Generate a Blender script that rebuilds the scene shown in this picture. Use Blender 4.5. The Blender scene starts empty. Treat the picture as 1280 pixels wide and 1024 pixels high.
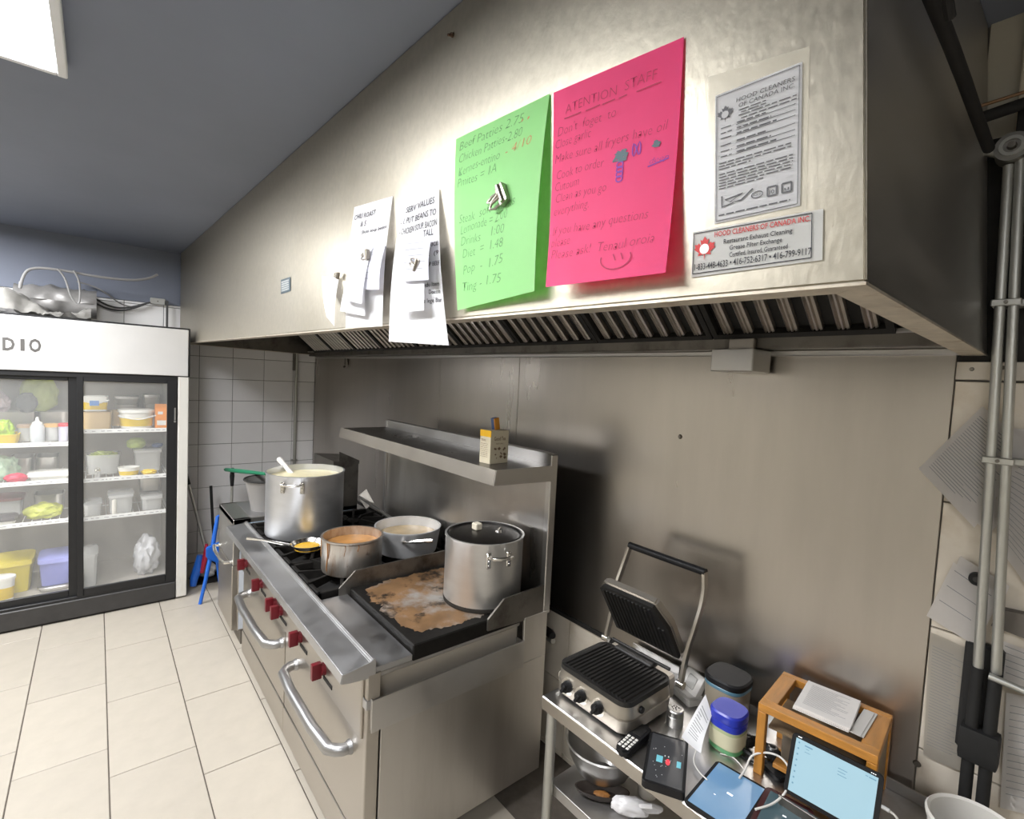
import bpy, bmesh, math, random
from mathutils import Vector, Matrix, noise as mnoise
random.seed(7)
S = bpy.context.scene
COL = S.collection
# ------------------------------------------------------------------ camera
F_PX = 622.85
RIGHT = Vector((0.638535, 0.767991, 0.049620))     # camera axes in room coordinates
DOWN = Vector((0.076491, 0.000822, -0.997070))
FWD = Vector((-0.765782, 0.640460, -0.058220))
EYE = Vector((0.0, 0.0, 1.75))
cam_d = bpy.data.cameras.new('camera')
cam_d.sensor_fit = 'HORIZONTAL'; cam_d.sensor_width = 36.0
cam_d.lens = F_PX / 1280.0 * 36.0
cam_d.clip_start = 0.02; cam_d.clip_end = 60
cam = bpy.data.objects.new('camera', cam_d); COL.objects.link(cam)
U_, B_ = -DOWN, -FWD
cam.matrix_world = Matrix(((RIGHT.x, U_.x, B_.x, EYE.x), (RIGHT.y, U_.y, B_.y, EYE.y),
                           (RIGHT.z, U_.z, B_.z, EYE.z), (0, 0, 0, 1)))
S.camera = cam
# ------------------------------------------------------------------ world, exposure
S.view_settings.view_transform = 'Standard'
S.view_settings.look = 'None'
S.view_settings.gamma = 1.0
S.view_settings.use_curve_mapping = False
S.view_settings.exposure = 0.2
W = bpy.data.worlds.new('world'); S.world = W; W.use_nodes = True
W.node_tree.nodes['Background'].inputs[0].default_value = (0.80, 0.88, 1.0, 1)
W.node_tree.nodes['Background'].inputs[1].default_value = 0.10

def area_light(name, loc, size, power, color, rot=(0, 0, 0)):
    d = bpy.data.lights.new(name, 'AREA'); d.shape = 'RECTANGLE'
    d.size, d.size_y = size; d.energy = power; d.color = color
    o = bpy.data.objects.new(name, d); o.location = loc; o.rotation_euler = rot
    COL.objects.link(o); return o
# light of the ceiling panels: one in view, two unseen ones added as fill
area_light('panel_light_a', (-1.57, -0.375, 2.635), (1.16, 0.57), 54, (0.97, 0.98, 1.0))
area_light('fill_light_b', (0.95, -1.30, 2.635), (1.16, 0.57), 22, (0.97, 0.98, 1.0))
area_light('fill_light_c', (-3.75, -1.00, 2.635), (1.16, 0.57), 74, (0.97, 0.98, 1.0))

# ------------------------------------------------------------------ helpers
WY = 1.67       # plane of the wall behind the range
EX = -5.075     # plane of the tiled end wall
ZC = 2.67       # ceiling
def ray(u, v):
    return RIGHT * ((u - 640) / F_PX) + DOWN * ((v - 512) / F_PX) + FWD
def at(u, v, axis, val):
    d = ray(u, v); t = (val - EYE[axis]) / d[axis]
    return EYE + d * t
def hood_y(x): return 0.716 + 0.0369 * (x + 0.2)
def at_hood(u, v, lift=0.0):
    d = ray(u, v)      # plane: y - .0369 x = .72338 - lift
    t = (0.716 + 0.0369 * 0.2 - lift) / (d.y - 0.0369 * d.x)
    return EYE + d * t

_mats = {}
def mat(name, color, rough=0.5, metal=0.0, var=0.0, vscale=6.0, stretch=(1, 1, 1), bump=0.0, bscale=60.0,
        stain=None, emit=None, alpha=None, transmission=0.0, rvar=0.0, spec=0.5, coat=0.0, objvar=0.0, ior=1.45):
    if name in _mats: return _mats[name]
    m = bpy.data.materials.new(name); m.use_nodes = True
    nt = m.node_tree; N = nt.nodes; L = nt.links
    b = N['Principled BSDF']
    b.inputs['Base Color'].default_value = (*color, 1)
    b.inputs['Roughness'].default_value = rough
    b.inputs['Metallic'].default_value = metal
    b.inputs['Specular IOR Level'].default_value = spec
    b.inputs['IOR'].default_value = ior
    b.inputs['Coat Weight'].default_value = coat
    b.inputs['Transmission Weight'].default_value = transmission
    if alpha is not None: b.inputs['Alpha'].default_value = alpha
    if emit: 
        b.inputs['Emission Color'].default_value = (*emit[0], 1)
        b.inputs['Emission Strength'].default_value = emit[1]
    vec = None
    def coords():
        nonlocal vec
        if vec is None:
            tc = N.new('ShaderNodeTexCoord'); mp = N.new('ShaderNodeMapping')
            mp.inputs['Scale'].default_value = stretch
            L.new(tc.outputs['Object'], mp.inputs['Vector']); vec = mp.outputs['Vector']
        return vec
    col_out = None
    if var or rvar:
        n = N.new('ShaderNodeTexNoise'); n.inputs['Scale'].default_value = vscale
        n.inputs['Detail'].default_value = 5; n.inputs['Roughness'].default_value = 0.6
        L.new(coords(), n.inputs['Vector'])
        if var:
            r = N.new('ShaderNodeValToRGB')
            r.color_ramp.elements[0].position = 0.28; r.color_ramp.elements[1].position = 0.72
            r.color_ramp.elements[0].color = (*[max(0, c * (1 - var)) for c in color], 1)
            r.color_ramp.elements[1].color = (*[min(1, c * (1 + var)) for c in color], 1)
            L.new(n.outputs['Fac'], r.inputs['Fac']); col_out = r.outputs['Color']
        if rvar:
            mr = N.new('ShaderNodeMapRange')
            mr.inputs['From Min'].default_value = 0.3; mr.inputs['From Max'].default_value = 0.7
            mr.inputs['To Min'].default_value = max(0.03, rough - rvar); mr.inputs['To Max'].default_value = min(1, rough + rvar)
            L.new(n.outputs['Fac'], mr.inputs['Value']); L.new(mr.outputs['Result'], b.inputs['Roughness'])
    for st in (stain or []):
        scol, sscale, lo, hi, amt = st[:5]
        tc = N.new('ShaderNodeTexCoord'); mp = N.new('ShaderNodeMapping')
        mp.inputs['Scale'].default_value = st[5] if len(st) > 5 else (1, 1, 1)
        mp.inputs['Location'].default_value = (sscale * 0.37, 0.2, sscale * 0.11)
        L.new(tc.outputs['Object'], mp.inputs['Vector'])
        n = N.new('ShaderNodeTexNoise'); n.inputs['Scale'].default_value = sscale
        n.inputs['Detail'].default_value = 8; n.inputs['Roughness'].default_value = 0.65
        L.new(mp.outputs['Vector'], n.inputs['Vector'])
        mr = N.new('ShaderNodeMapRange')
        mr.inputs['From Min'].default_value = lo; mr.inputs['From Max'].default_value = hi
        mr.inputs['To Min'].default_value = 0; mr.inputs['To Max'].default_value = amt
        L.new(n.outputs['Fac'], mr.inputs['Value'])
        mx = N.new('ShaderNodeMix'); mx.data_type = 'RGBA'
        L.new(mr.outputs['Result'], mx.inputs['Factor'])
        if col_out: L.new(col_out, mx.inputs['A'])
        else: mx.inputs['A'].default_value = (*color, 1)
        mx.inputs['B'].default_value = (*scol, 1)
        col_out = mx.outputs['Result']
    if objvar:
        oi = N.new('ShaderNodeObjectInfo'); mr = N.new('ShaderNodeMapRange')
        mr.inputs['To Min'].default_value = 1 - objvar; mr.inputs['To Max'].default_value = 1 + objvar
        L.new(oi.outputs['Random'], mr.inputs['Value'])
        hs = N.new('ShaderNodeHueSaturation')
        if col_out: L.new(col_out, hs.inputs['Color'])
        else: hs.inputs['Color'].default_value = (*color, 1)
        L.new(mr.outputs['Result'], hs.inputs['Value']); col_out = hs.outputs['Color']
    if col_out: L.new(col_out, b.inputs['Base Color'])
    if bump:
        n = N.new('ShaderNodeTexNoise'); n.inputs['Scale'].default_value = bscale
        n.inputs['Detail'].default_value = 3
        L.new(coords(), n.inputs['Vector'])
        bp = N.new('ShaderNodeBump'); bp.inputs['Strength'].default_value = bump
        bp.inputs['Distance'].default_value = 0.004
        L.new(n.outputs['Fac'], bp.inputs['Height']); L.new(bp.outputs['Normal'], b.inputs['Normal'])
    _mats[name] = m
    return m

class MB:
    """collects simple shapes into one bmesh"""
    def __init__(s): s.bm = bmesh.new()
    def _mark(s): return len(s.bm.verts)
    def box(s, lo, hi, bevel=0.0, M=None, seg=1):
        lo, hi = Vector(lo), Vector(hi)
        r = bmesh.ops.create_cube(s.bm, size=1.0)
        vs = r['verts']; c = (lo + hi) / 2; d = hi - lo
        for v in vs: v.co = Vector((v.co.x * d.x, v.co.y * d.y, v.co.z * d.z)) + c
        if bevel:
            es = list({e for v in vs for e in v.link_edges})
            rb = bmesh.ops.bevel(s.bm, geom=es, offset=bevel, segments=seg, affect='EDGES', profile=0.7)
            vs = list({v for f in rb['faces'] for v in f.verts} | {v for v in vs if v.is_valid})
        if M is not None:
            for v in vs: v.co = M @ v.co
        return s
    def cyl(s, p0, p1, r0, r1=None, seg=20, caps=True):
        p0, p1 = Vector(p0), Vector(p1); r1 = r0 if r1 is None else r1
        d = (p1 - p0).normalized()
        a = d.orthogonal().normalized(); b = d.cross(a)
        A = [s.bm.verts.new(p0 + (a * math.cos(t) + b * math.sin(t)) * r0) for t in [2 * math.pi * i / seg for i in range(seg)]]
        B = [s.bm.verts.new(p1 + (a * math.cos(t) + b * math.sin(t)) * r1) for t in [2 * math.pi * i / seg for i in range(seg)]]
        for i in range(seg):
            j = (i + 1) % seg; s.bm.faces.new((A[i], A[j], B[j], B[i]))
        if caps:
            s.bm.faces.new(A[::-1]); s.bm.faces.new(B)
        return s
    def tube(s, pts, r, seg=8, closed=False, rs=None, smooth=0):
        pts = [Vector(p) for p in pts]
        for _ in range(smooth):
            q = [pts[0]]
            for i in range(len(pts) - 1):
                q += [pts[i] * .75 + pts[i + 1] * .25, pts[i] * .25 + pts[i + 1] * .75]
            pts = q + [pts[-1]]
            rs = None
        n = len(pts); rings = []; up = None
        for i in range(n):
            if closed: d = (pts[(i + 1) % n] - pts[i - 1])
            else: d = pts[min(i + 1, n - 1)] - pts[max(i - 1, 0)]
            d = d.normalized() if d.length > 1e-9 else Vector((0, 0, 1))
            if up is None: a = d.orthogonal().normalized()
            else:
                a = up - d * up.dot(d)
                a = a.normalized() if a.length > 1e-6 else d.orthogonal().normalized()
            up = a; b = d.cross(a); rr = rs[i] if rs else r
            rings.append([s.bm.verts.new(pts[i] + (a * math.cos(2 * math.pi * k / seg) + b * math.sin(2 * math.pi * k / seg)) * rr) for k in range(seg)])
        for i in range(n if closed else n - 1):
            A, B = rings[i], rings[(i + 1) % n]
            for k in range(seg):
                j = (k + 1) % seg; s.bm.faces.new((A[k], A[j], B[j], B[k]))
        if not closed:
            s.bm.faces.new(rings[0][::-1]); s.bm.faces.new(rings[-1])
        return s
    def lathe(s, prof, c=(0, 0, 0), seg=40, sx=1.0, sy=1.0, power=2.0):
        """profile of (radius, z); power > 2 gives a squarer plan"""
        c = Vector(c); rings = []
        for r, z in prof:
            if r < 1e-6: rings.append([s.bm.verts.new(c + Vector((0, 0, z)))])
            else:
                ring = []
                for k in range(seg):
                    t = 2 * math.pi * k / seg; ct, st = math.cos(t), math.sin(t)
                    m = (abs(ct) ** power + abs(st) ** power) ** (-1.0 / power)
                    ring.append(s.bm.verts.new(c + Vector((ct * m * r * sx, st * m * r * sy, z))))
                rings.append(ring)
        for A, B in zip(rings, rings[1:]):
            if len(A) == 1 and len(B) == 1: continue
            for k in range(seg):
                j = (k + 1) % seg
                if len(A) == 1: s.bm.faces.new((A[0], B[j], B[k]))
                elif len(B) == 1: s.bm.faces.new((A[k], A[j], B[0]))
                else: s.bm.faces.new((A[k], A[j], B[j], B[k]))
        return s
    def prism(s, poly, vec, M=None):
        vec = Vector(vec); P = [Vector(p) for p in poly]
        if M is not None: P = [M @ p for p in P]; vec = M.to_3x3() @ vec
        A = [s.bm.verts.new(p) for p in P]; B = [s.bm.verts.new(p + vec) for p in P]
        n = len(P)
        s.bm.faces.new(A[::-1]); s.bm.faces.new(B)
        for i in range(n):
            j = (i + 1) % n; s.bm.faces.new((A[i], A[j], B[j], B[i]))
        return s
    def slab(s, q, th):
        """four corners, extruded by th along the reversed normal"""
        q = [Vector(p) for p in q]
        n = (q[1] - q[0]).cross(q[3] - q[0]).normalized()
        return s.prism([p - n * th for p in q], n * th)
    def grid(s, fn, nu, nv, th=0.0):
        """fn(a, b) -> point, a and b in 0..1; th adds thickness"""
        def sheet(off):
            return [[s.bm.verts.new(fn(i / nu, j / nv) + off) for j in range(nv + 1)] for i in range(nu + 1)]
        n = (fn(1, 0) - fn(0, 0)).cross(fn(0, 1) - fn(0, 0))
        n = n.normalized() if n.length > 1e-9 else Vector((0, 0, 1))
        A = sheet(Vector((0, 0, 0)))
        for i in range(nu):
            for j in range(nv): s.bm.faces.new((A[i][j], A[i + 1][j], A[i + 1][j + 1], A[i][j + 1]))
        if th:
            B = sheet(-n * th)
            for i in range(nu):
                for j in range(nv): s.bm.faces.new((B[i][j], B[i][j + 1], B[i + 1][j + 1], B[i + 1][j]))
            for i in range(nu):
                s.bm.faces.new((A[i][0], B[i][0], B[i + 1][0], A[i + 1][0])); s.bm.faces.new((A[i][nv], A[i + 1][nv], B[i + 1][nv], B[i][nv]))
            for j in range(nv):
                s.bm.faces.new((A[0][j], A[0][j + 1], B[0][j + 1], B[0][j])); s.bm.faces.new((A[nu][j], B[nu][j], B[nu][j + 1], A[nu][j + 1]))
        return s
    def blob(s, c, rad, seed=0, amp=0.25, freq=3.0, sub=3, flat=None):
        r = bmesh.ops.create_icosphere(s.bm, subdivisions=sub, radius=1.0)
        c = Vector(c); rad = Vector(rad)
        for v in r['verts']:
            p = v.co.copy()
            k = 1 + amp * mnoise.noise(p * freq + Vector((seed * 7.3, seed * 1.7, seed))) + amp * .5 * mnoise.noise(p * freq * 2.7 + Vector((seed, 3, 9)))
            q = Vector((p.x * rad.x * k, p.y * rad.y * k, p.z * rad.z * k))
            if flat is not None: q.z = max(q.z, -rad.z * flat)
            v.co = c + q
        return s
    def add_mesh(s, me, fn=None):
        n0 = len(s.bm.verts); s.bm.from_mesh(me); s.bm.verts.ensure_lookup_table()
        if fn:
            for v in s.bm.verts[n0:]: v.co = fn(v.co)
        return s

def finish(name, mb, m, smooth=35):
    bm = mb.bm
    bmesh.ops.recalc_face_normals(bm, faces=bm.faces)
    me = bpy.data.meshes.new(name)
    if smooth:
        lim = math.radians(smooth)
        for f in bm.faces: f.smooth = True
        for e in bm.edges:
            e.smooth = not (len(e.link_faces) == 2 and e.calc_face_angle(0) > lim)
    bm.to_mesh(me); bm.free()
    for mm in (m if isinstance(m, (list, tuple)) else [m]): me.materials.append(mm)
    return me
def obj(name, mb, m, parent=None, world=False, smooth=35, label=None, kind=None):
    """links ONE mesh object; world=True when the geometry was built in room coordinates"""
    o = bpy.data.objects.new(name, finish(name, mb, m, smooth)); COL.objects.link(o)
    if parent is not None: attach(o, parent, world)
    if label: o['label'] = label
    if kind: o['kind'] = kind
    return o
_roots = {}
def attach(o, parent, world=False):
    o.parent = parent
    if world and parent.name in _roots: o.matrix_parent_inverse = _roots[parent.name].inverted()
def thing(name, label, cat, loc=(0, 0, 0), rotz=0.0, group=None):
    o = bpy.data.objects.new(name, None); COL.objects.link(o)
    o.empty_display_size = 0.05
    o.location = loc; o.rotation_euler = (0, 0, rotz)
    _roots[o.name] = Matrix.Translation(Vector(loc)) @ Matrix.Rotation(rotz, 4, 'Z')
    o['label'] = label; o['category'] = cat
    if group: o['group'] = group
    return o
def tag(o, label, cat, group=None, kind=None):
    o['label'] = label; o['category'] = cat
    if group: o['group'] = group
    if kind: o['kind'] = kind
    return o
def struct(name, mb, m, smooth=35):
    o = obj(name, mb, m, smooth=smooth); o['kind'] = 'structure'; return o
def dup(root, loc, rotz=0.0, label=None):
    r = root.copy(); COL.objects.link(r); r.location = loc; r.rotation_euler = (0, 0, rotz)
    if label: r['label'] = label
    for ch in list(root.children):
        c = ch.copy(); COL.objects.link(c); c.parent = r
        for g in list(ch.children):
            d = g.copy(); COL.objects.link(d); d.parent = c
    return r
def share(name, me, parent, M):
    """another object with the same mesh data, placed by matrix M in its parent"""
    o = bpy.data.objects.new(name, me); COL.objects.link(o)
    o.parent = parent; o.matrix_local = M; return o

def text_mesh(txt, thin=0.0, shear=0.0):
    cu = bpy.data.curves.new('txt', 'FONT'); cu.body = txt; cu.size = 1.0
    cu.offset = thin; cu.shear = shear; cu.resolution_u = 2; cu.fill_mode = 'BOTH'
    o = bpy.data.objects.new('txt', cu); COL.objects.link(o)
    dg = bpy.context.evaluated_depsgraph_get(); dg.update()
    me = bpy.data.meshes.new_from_object(o.evaluated_get(dg))
    bpy.data.objects.remove(o); bpy.data.curves.remove(cu)
    return me
def write(mb, txt, surf, x0, y0, height, width=None, thin=-0.006, shear=0.0, slope=0.0, wob=0.0):
    """lays a line of writing on a surface surf(a, b) (a along, b down, metres); (x0, y0) = left end of the base line"""
    me = text_mesh(txt, thin, shear)
    xs = [v.co.x for v in me.vertices]
    if not xs: return
    k = height / 0.72
    kx = (width / (max(xs) - min(xs))) if width else k
    ph = random.random() * 6
    def fn(c):
        a = x0 + (c.x - min(xs)) * kx
        b = y0 - c.y * k - slope * (a - x0) + wob * height * math.sin(a * 55 + ph)
        return surf(a, b)
    mb.add_mesh(me, fn); bpy.data.meshes.remove(me)
def stroke(mb, pts, surf, w):
    """a pen stroke: a ribbon of width w through (a, b) points"""
    P = [Vector(p) for p in pts]; L_, R_ = [], []
    for i in range(len(P)):
        d = P[min(i + 1, len(P) - 1)] - P[max(i - 1, 0)]
        n = Vector((-d.y, d.x)).normalized() * (w / 2) if d.length > 1e-9 else Vector((0, w / 2))
        L_.append(mb.bm.verts.new(surf(*(P[i] + n)))); R_.append(mb.bm.verts.new(surf(*(P[i] - n))))
    for i in range(len(P) - 1): mb.bm.faces.new((L_[i], R_[i], R_[i + 1], L_[i + 1]))
# ------------------------------------------------------------------ materials of the room
M_tile_floor = mat('floor_tile_cream', (0.425, 0.385, 0.325), 0.38, var=0.05, vscale=9, objvar=0.03, stain=[((0.34, 0.30, 0.24), 5, 0.58, 0.85, 0.35)])
M_grout = mat('grout_dark', (0.10, 0.085, 0.07), 0.9, var=0.2, vscale=20)
M_tile_wall = mat('wall_tile_white', (0.88, 0.87, 0.87), 0.25, var=0.03, vscale=4, objvar=0.02)
M_grout_wall = mat('grout_grey', (0.16, 0.15, 0.14), 0.9)
M_tile_cream = mat('wall_tile_cream', (0.66, 0.60, 0.51), 0.35, var=0.06, vscale=5, objvar=0.03, stain=[((0.42, 0.31, 0.18), 6, 0.55, 0.8, 0.5)])
M_ceiling = mat('ceiling_slate_paint', (0.18, 0.20, 0.255), 0.62, var=0.05, vscale=2)
M_plaster = mat('plaster_grey_beige', (0.46, 0.43, 0.36), 0.8, var=0.06, vscale=5)
M_board_black = mat('matte_black_board', (0.012, 0.011, 0.010), 0.8, var=0.3, vscale=30)  # matte near-black with random tone variation
M_steel_wall = mat('wall_steel_sheet', (0.47, 0.44, 0.405), 0.30, 1.0, var=0.05, vscale=2.0, stretch=(1.6, 1, 0.25), rvar=0.04,
                   stain=[((0.33, 0.305, 0.28), 1.3, 0.48, 0.80, 0.5, (2.2, 1, 0.30))])
M_steel = mat('brushed_steel', (0.56, 0.55, 0.535), 0.34, 1.0, var=0.06, vscale=5, stretch=(1, 1, 1), rvar=0.06)
M_steel_warm = mat('oven_front_steel', (0.47, 0.44, 0.40), 0.34, 1.0, var=0.05, vscale=4, rvar=0.05, stain=[((0.36, 0.30, 0.23), 5, 0.6, 0.85, 0.45)])
M_steel_rail = mat('rail_steel', (0.55, 0.55, 0.56), 0.40, 1.0, var=0.06, vscale=8, rvar=0.08, stain=[((0.75, 0.75, 0.75), 26, 0.66, 0.76, 0.5)])
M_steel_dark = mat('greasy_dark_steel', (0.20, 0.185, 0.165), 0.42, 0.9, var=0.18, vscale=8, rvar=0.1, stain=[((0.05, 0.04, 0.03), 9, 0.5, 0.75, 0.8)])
M_hood = mat('hood_steel', (0.455, 0.42, 0.345), 0.42, 1.0, var=0.08, vscale=60, stretch=(1, 1, 0.7), rvar=0.02, bump=0.12, bscale=90,
             stain=[((0.33, 0.285, 0.20), 1.6, 0.50, 0.85, 0.6, (1, 1, 1.6)), ((0.62, 0.58, 0.50), 38, 0.70, 0.76, 0.7, (1, 1, 0.4))])
M_hood_side = mat('hood_side_steel', (0.46, 0.44, 0.41), 0.42, 0.95, var=0.10, vscale=4, stretch=(1, 0.4, 2), rvar=0.08)
M_hood_lip = mat('hood_lip_steel', (0.60, 0.54, 0.45), 0.45, 0.7, var=0.15, vscale=30, stain=[((0.30, 0.18, 0.08), 20, 0.55, 0.75, 0.7)])
M_filter = mat('filter_baffle', (0.58, 0.53, 0.48), 0.38, 0.95, var=0.2, vscale=14, stain=[((0.06, 0.045, 0.035), 6, 0.48, 0.7, 0.7)])
M_black = mat('black_plastic', (0.014, 0.014, 0.015), 0.45, var=0.15, vscale=20, spec=0.25)
M_black_matte = mat('black_matte', (0.014, 0.013, 0.012), 0.75, var=0.25, vscale=25)
M_white = mat('white_plastic', (0.80, 0.80, 0.78), 0.4)
M_paper = mat('white_paper', (0.84, 0.84, 0.86), 0.75, var=0.02, vscale=15)
M_paper_wall = mat('office_paper', (0.78, 0.75, 0.72), 0.8, var=0.04, vscale=15)
M_ink = mat('black_ink', (0.035, 0.035, 0.045), 0.8)
M_ink_grey = mat('grey_print', (0.30, 0.30, 0.31), 0.8)
M_chrome = mat('bright_metal', (0.78, 0.76, 0.72), 0.22, 1.0, rvar=0.05, vscale=10)
M_galv = mat('galvanised_conduit', (0.50, 0.50, 0.47), 0.42, 0.85, var=0.12, vscale=12, stretch=(1, 1, 0.3))

# ------------------------------------------------------------------ floor
X0, X1, Y0, Y1 = EX, 2.3, -2.4, WY
mb = MB(); mb.box((X0 - .1, Y0 - .1, -0.12), (X1 + .1, Y1 + .1, -0.004))
floor = struct('floor', mb, M_grout)
TW, TL, G = 0.3125, 0.598, 0.0048
def tile_mesh(name, w, l, th, m, bev):
    b = MB(); b.prism([(0, 0, 0), (l, 0, 0), (l, w, 0), (0, w, 0)], (0, 0, th - bev))
    vs = [b.bm.verts.new(p) for p in [(0, 0, th - bev), (l, 0, th - bev), (l, w, th - bev), (0, w, th - bev)]]
    vt = [b.bm.verts.new(p) for p in [(bev, bev, th), (l - bev, bev, th), (l - bev, w - bev, th), (bev, w - bev, th)]]
    b.bm.faces.new(vt)
    for i in range(4): b.bm.faces.new((vs[i], vs[(i + 1) % 4], vt[(i + 1) % 4], vt[i]))
    bmesh.ops.remove_doubles(b.bm, verts=b.bm.verts, dist=1e-5)
    return finish(name, b, m, 0)
me_ft = tile_mesh('floor_tile', TW - G, TL - G, 0.010, M_tile_floor, 0.0015)
for k in range(-7, 5):
    y = -0.2705 + k * TW
    off = (-3.97 + 0.207 * k) % TL
    x = -5.075 - ((-5.075 - off) % TL)
    while x < 2.2:
        cut = x < X0 or x + TL > X1 or y + TW > Y1 or y < Y0
        if not cut: share('floor_tile', me_ft, floor, Matrix.Translation((x + G / 2, y + G / 2, -0.010 + random.uniform(-.0004, .0004))))
        else:
            xa, xb, ya, yb = max(x, X0), min(x + TL, X1), max(y, Y0), min(y + TW, Y1)
            if xb - xa > 0.03 and yb - ya > 0.03:
                share('floor_tile', tile_mesh('floor_tile', yb - ya - G, xb - xa - G, 0.010, M_tile_floor, 0.0015), floor, Matrix.Translation((xa + G / 2, ya + G / 2, -0.010)))
        x += TL

# ------------------------------------------------------------------ ceiling and walls
mb = MB(); mb.box((X0 - .1, Y0 - .1, ZC), (X1 + .1, Y1 + .1, ZC + .1)); struct('ceiling', mb, M_ceiling)
mb = MB(); mb.box((X0 - .1, Y0 - .1, 0), (X0 - 0.009, Y1 + .1, ZC)); wall_left = struct('wall_left', mb, M_grout_wall)
# the painted upper part of the end wall, above the tiles
mb = MB(); mb.box((X0 - 0.009, Y0, 2.235), (X0 + 0.012, Y1, ZC)); o = obj('painted_band', mb, M_ceiling, wall_left)
mb = MB(); mb.box((X0 - .1, Y1 + 0.009, 0), (X1 + .1, Y1 + .1, ZC)); wall_back = struct('wall_back', mb, M_grout_wall)
mb = MB(); mb.box((X0 - .1, Y0 - .1, 0), (X1 + .1, Y0, ZC)); struct('wall_front', mb, M_plaster)
mb = MB(); mb.box((X1, Y0, 0), (X1 + .1, Y1 + .1, ZC)); struct('wall_right', mb, M_plaster)
# white wall tiles of the end wall (face towards +x)
PW, PH, g = 0.259, 0.1937, 0.004
me_wt = tile_mesh('wall_tile', PH - g, PW - g, 0.009, M_tile_wall, 0.0015)
def wall_tiles(parent, me, pw, ph, a0, a1, z0, z1, aoff, zoff, frame, m, thin=0.009):
    """tiles on a wall; frame(a, z) -> matrix whose x runs along, y up, z out of the wall"""
    i0 = math.floor((a0 - aoff) / pw); j0 = math.floor((z0 - zoff) / ph)
    a = aoff + i0 * pw
    while a < a1 - .01:
        z = zoff + j0 * ph
        while z < z1 - .01:
            aa, ab, za, zb = max(a, a0), min(a + pw, a1), max(z, z0), min(z + ph, z1)
            if ab - aa > .02 and zb - za > .02:
                full = abs(ab - aa - pw) < 1e-6 and abs(zb - za - ph) < 1e-6
                me_ = me if full else tile_mesh('wall_tile', zb - za - g, ab - aa - g, thin, m, 0.0015)
                share('wall_tile', me_, parent, frame(aa + g / 2, za + g / 2))
            z += ph
        a += pw
fr_left = lambda a, z: Matrix(((0, 0, 1, X0 - 0.009), (1, 0, 0, a), (0, 1, 0, z), (0, 0, 0, 1)))
wall_tiles(wall_left, me_wt, PW, PH, -1.0, 1.67, 0.0, 2.235, 0.686, 1.827, fr_left, M_tile_wall)
fr_back = lambda a, z: Matrix(((1, 0, 0, a), (0, 0, -1, Y1 + 0.009), (0, 1, 0, z), (0, 0, 0, 1)))
BW, BH = 0.40, 0.33
me_bt = tile_mesh('wall_tile', BH - g, BW - g, 0.009, M_tile_cream, 0.0015)
wall_tiles(wall_back, me_bt, BW, BH, -1.9, -0.262, 0.0, 0.684, -1.51, 0.355, fr_back, M_tile_cream)
wall_tiles(wall_back, me_bt, BW, BH, -0.2565, 0.95, 0.0, 1.805, -0.2565, 0.175, fr_back, M_tile_cream)
# steel cladding behind the range, with fold seams
M_seam = M_steel_dark
for xa, xb in ((X0 + .012, -2.716), (-2.713, -1.950), (-1.947, -0.256)):
    mb = MB(); mb.box((xa, WY - 0.004, 0.688), (xb, WY + 0.008, 1.882), 0.0015); obj('steel_panel', mb, M_steel_wall, wall_back)
mb = MB(); mb.box((X0 + .012, WY - 0.014, 0.672), (-0.256, WY + 0.008, 0.687)); obj('steel_edge_trim', mb, M_black_matte, wall_back)
for u, v in ((850, 546), (1143, 995), (1146, 955)):
    p = at(u, v, 1, WY - 0.005); mb = MB(); mb.cyl((p.x, WY - .004, p.z), (p.x, WY - .009, p.z), 0.009, 0.006, 14); obj('screw', mb, M_steel_dark, wall_back, label='dark round screw in the steel wall')
# black board and metal strip over the tiles, right of the hood
mb = MB(); mb.box((-0.255, WY - .003, 1.850), (0.95, WY + .008, 2.39)); obj('black_board', mb, M_board_black, wall_back, label='black board above the tiles')
mb = MB(); mb.box((-0.254, WY - .010, 1.808), (0.95, WY + .008, 1.852), .001); st = obj('metal_strip', mb, mat('strip_metal', (0.50, 0.46, 0.40), 0.5, 0.6, var=.1), wall_back)
for k in range(6):
    mb = MB(); x = -0.225 + k * 0.055; mb.cyl((x, WY - .010, 1.834 + .004 * (k % 2)), (x, WY - .014, 1.834 + .004 * (k % 2)), .005, .004, 10); obj('screw', mb, M_steel_dark, st)
mb = MB(); mb.box((-0.255, WY - .001, 2.39), (0.95, WY + .008, ZC)); obj('plaster_panel', mb, M_plaster, wall_back)
mb = MB(); p = at(1276, 100, 1, WY - .01); mb.box((p.x, WY - .02, 2.39), (p.x + .03, WY, ZC), .002); obj('wall_batten', mb, mat('batten_cream', (0.62, 0.56, 0.45), 0.7), wall_back)
# hooks and marks on the steel wall under the hood
mb = MB(); p = at(433, 452, 1, WY - .01); mb.box((p.x - .03, WY - .02, p.z - .03), (p.x + .03, WY - .004, p.z + .03), .006); mb.cyl((p.x, WY - .02, p.z - .04), (p.x, WY - .035, p.z - .05), .008); obj('wall_hook', mb, M_steel_dark, wall_back)

# ------------------------------------------------------------------ vertical conduit on the end wall
mb = MB(); c0 = at(371, 445, 0, EX + .03); mb.cyl((EX + .028, c0.y, 0.55), (EX + .028, c0.y, 2.60), 0.014, seg=14)
t = thing('wall_conduit', 'thin grey conduit running down the white tiles beside the steel wall', 'pipe', (EX + .028, c0.y, .55))
obj('pipe', mb, M_galv, t, True)
mb = MB(); mb.box((EX + .002, c0.y - .03, 1.74), (EX + .045, c0.y - .012, 1.91), .003); obj('junction_cover', mb, M_steel_dark, t, True)
mb = MB(); mb.box((EX + .002, c0.y - .028, 0.86), (EX + .046, c0.y + .028, 0.875), .002); obj('clamp', mb, M_galv, t, True)

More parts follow.
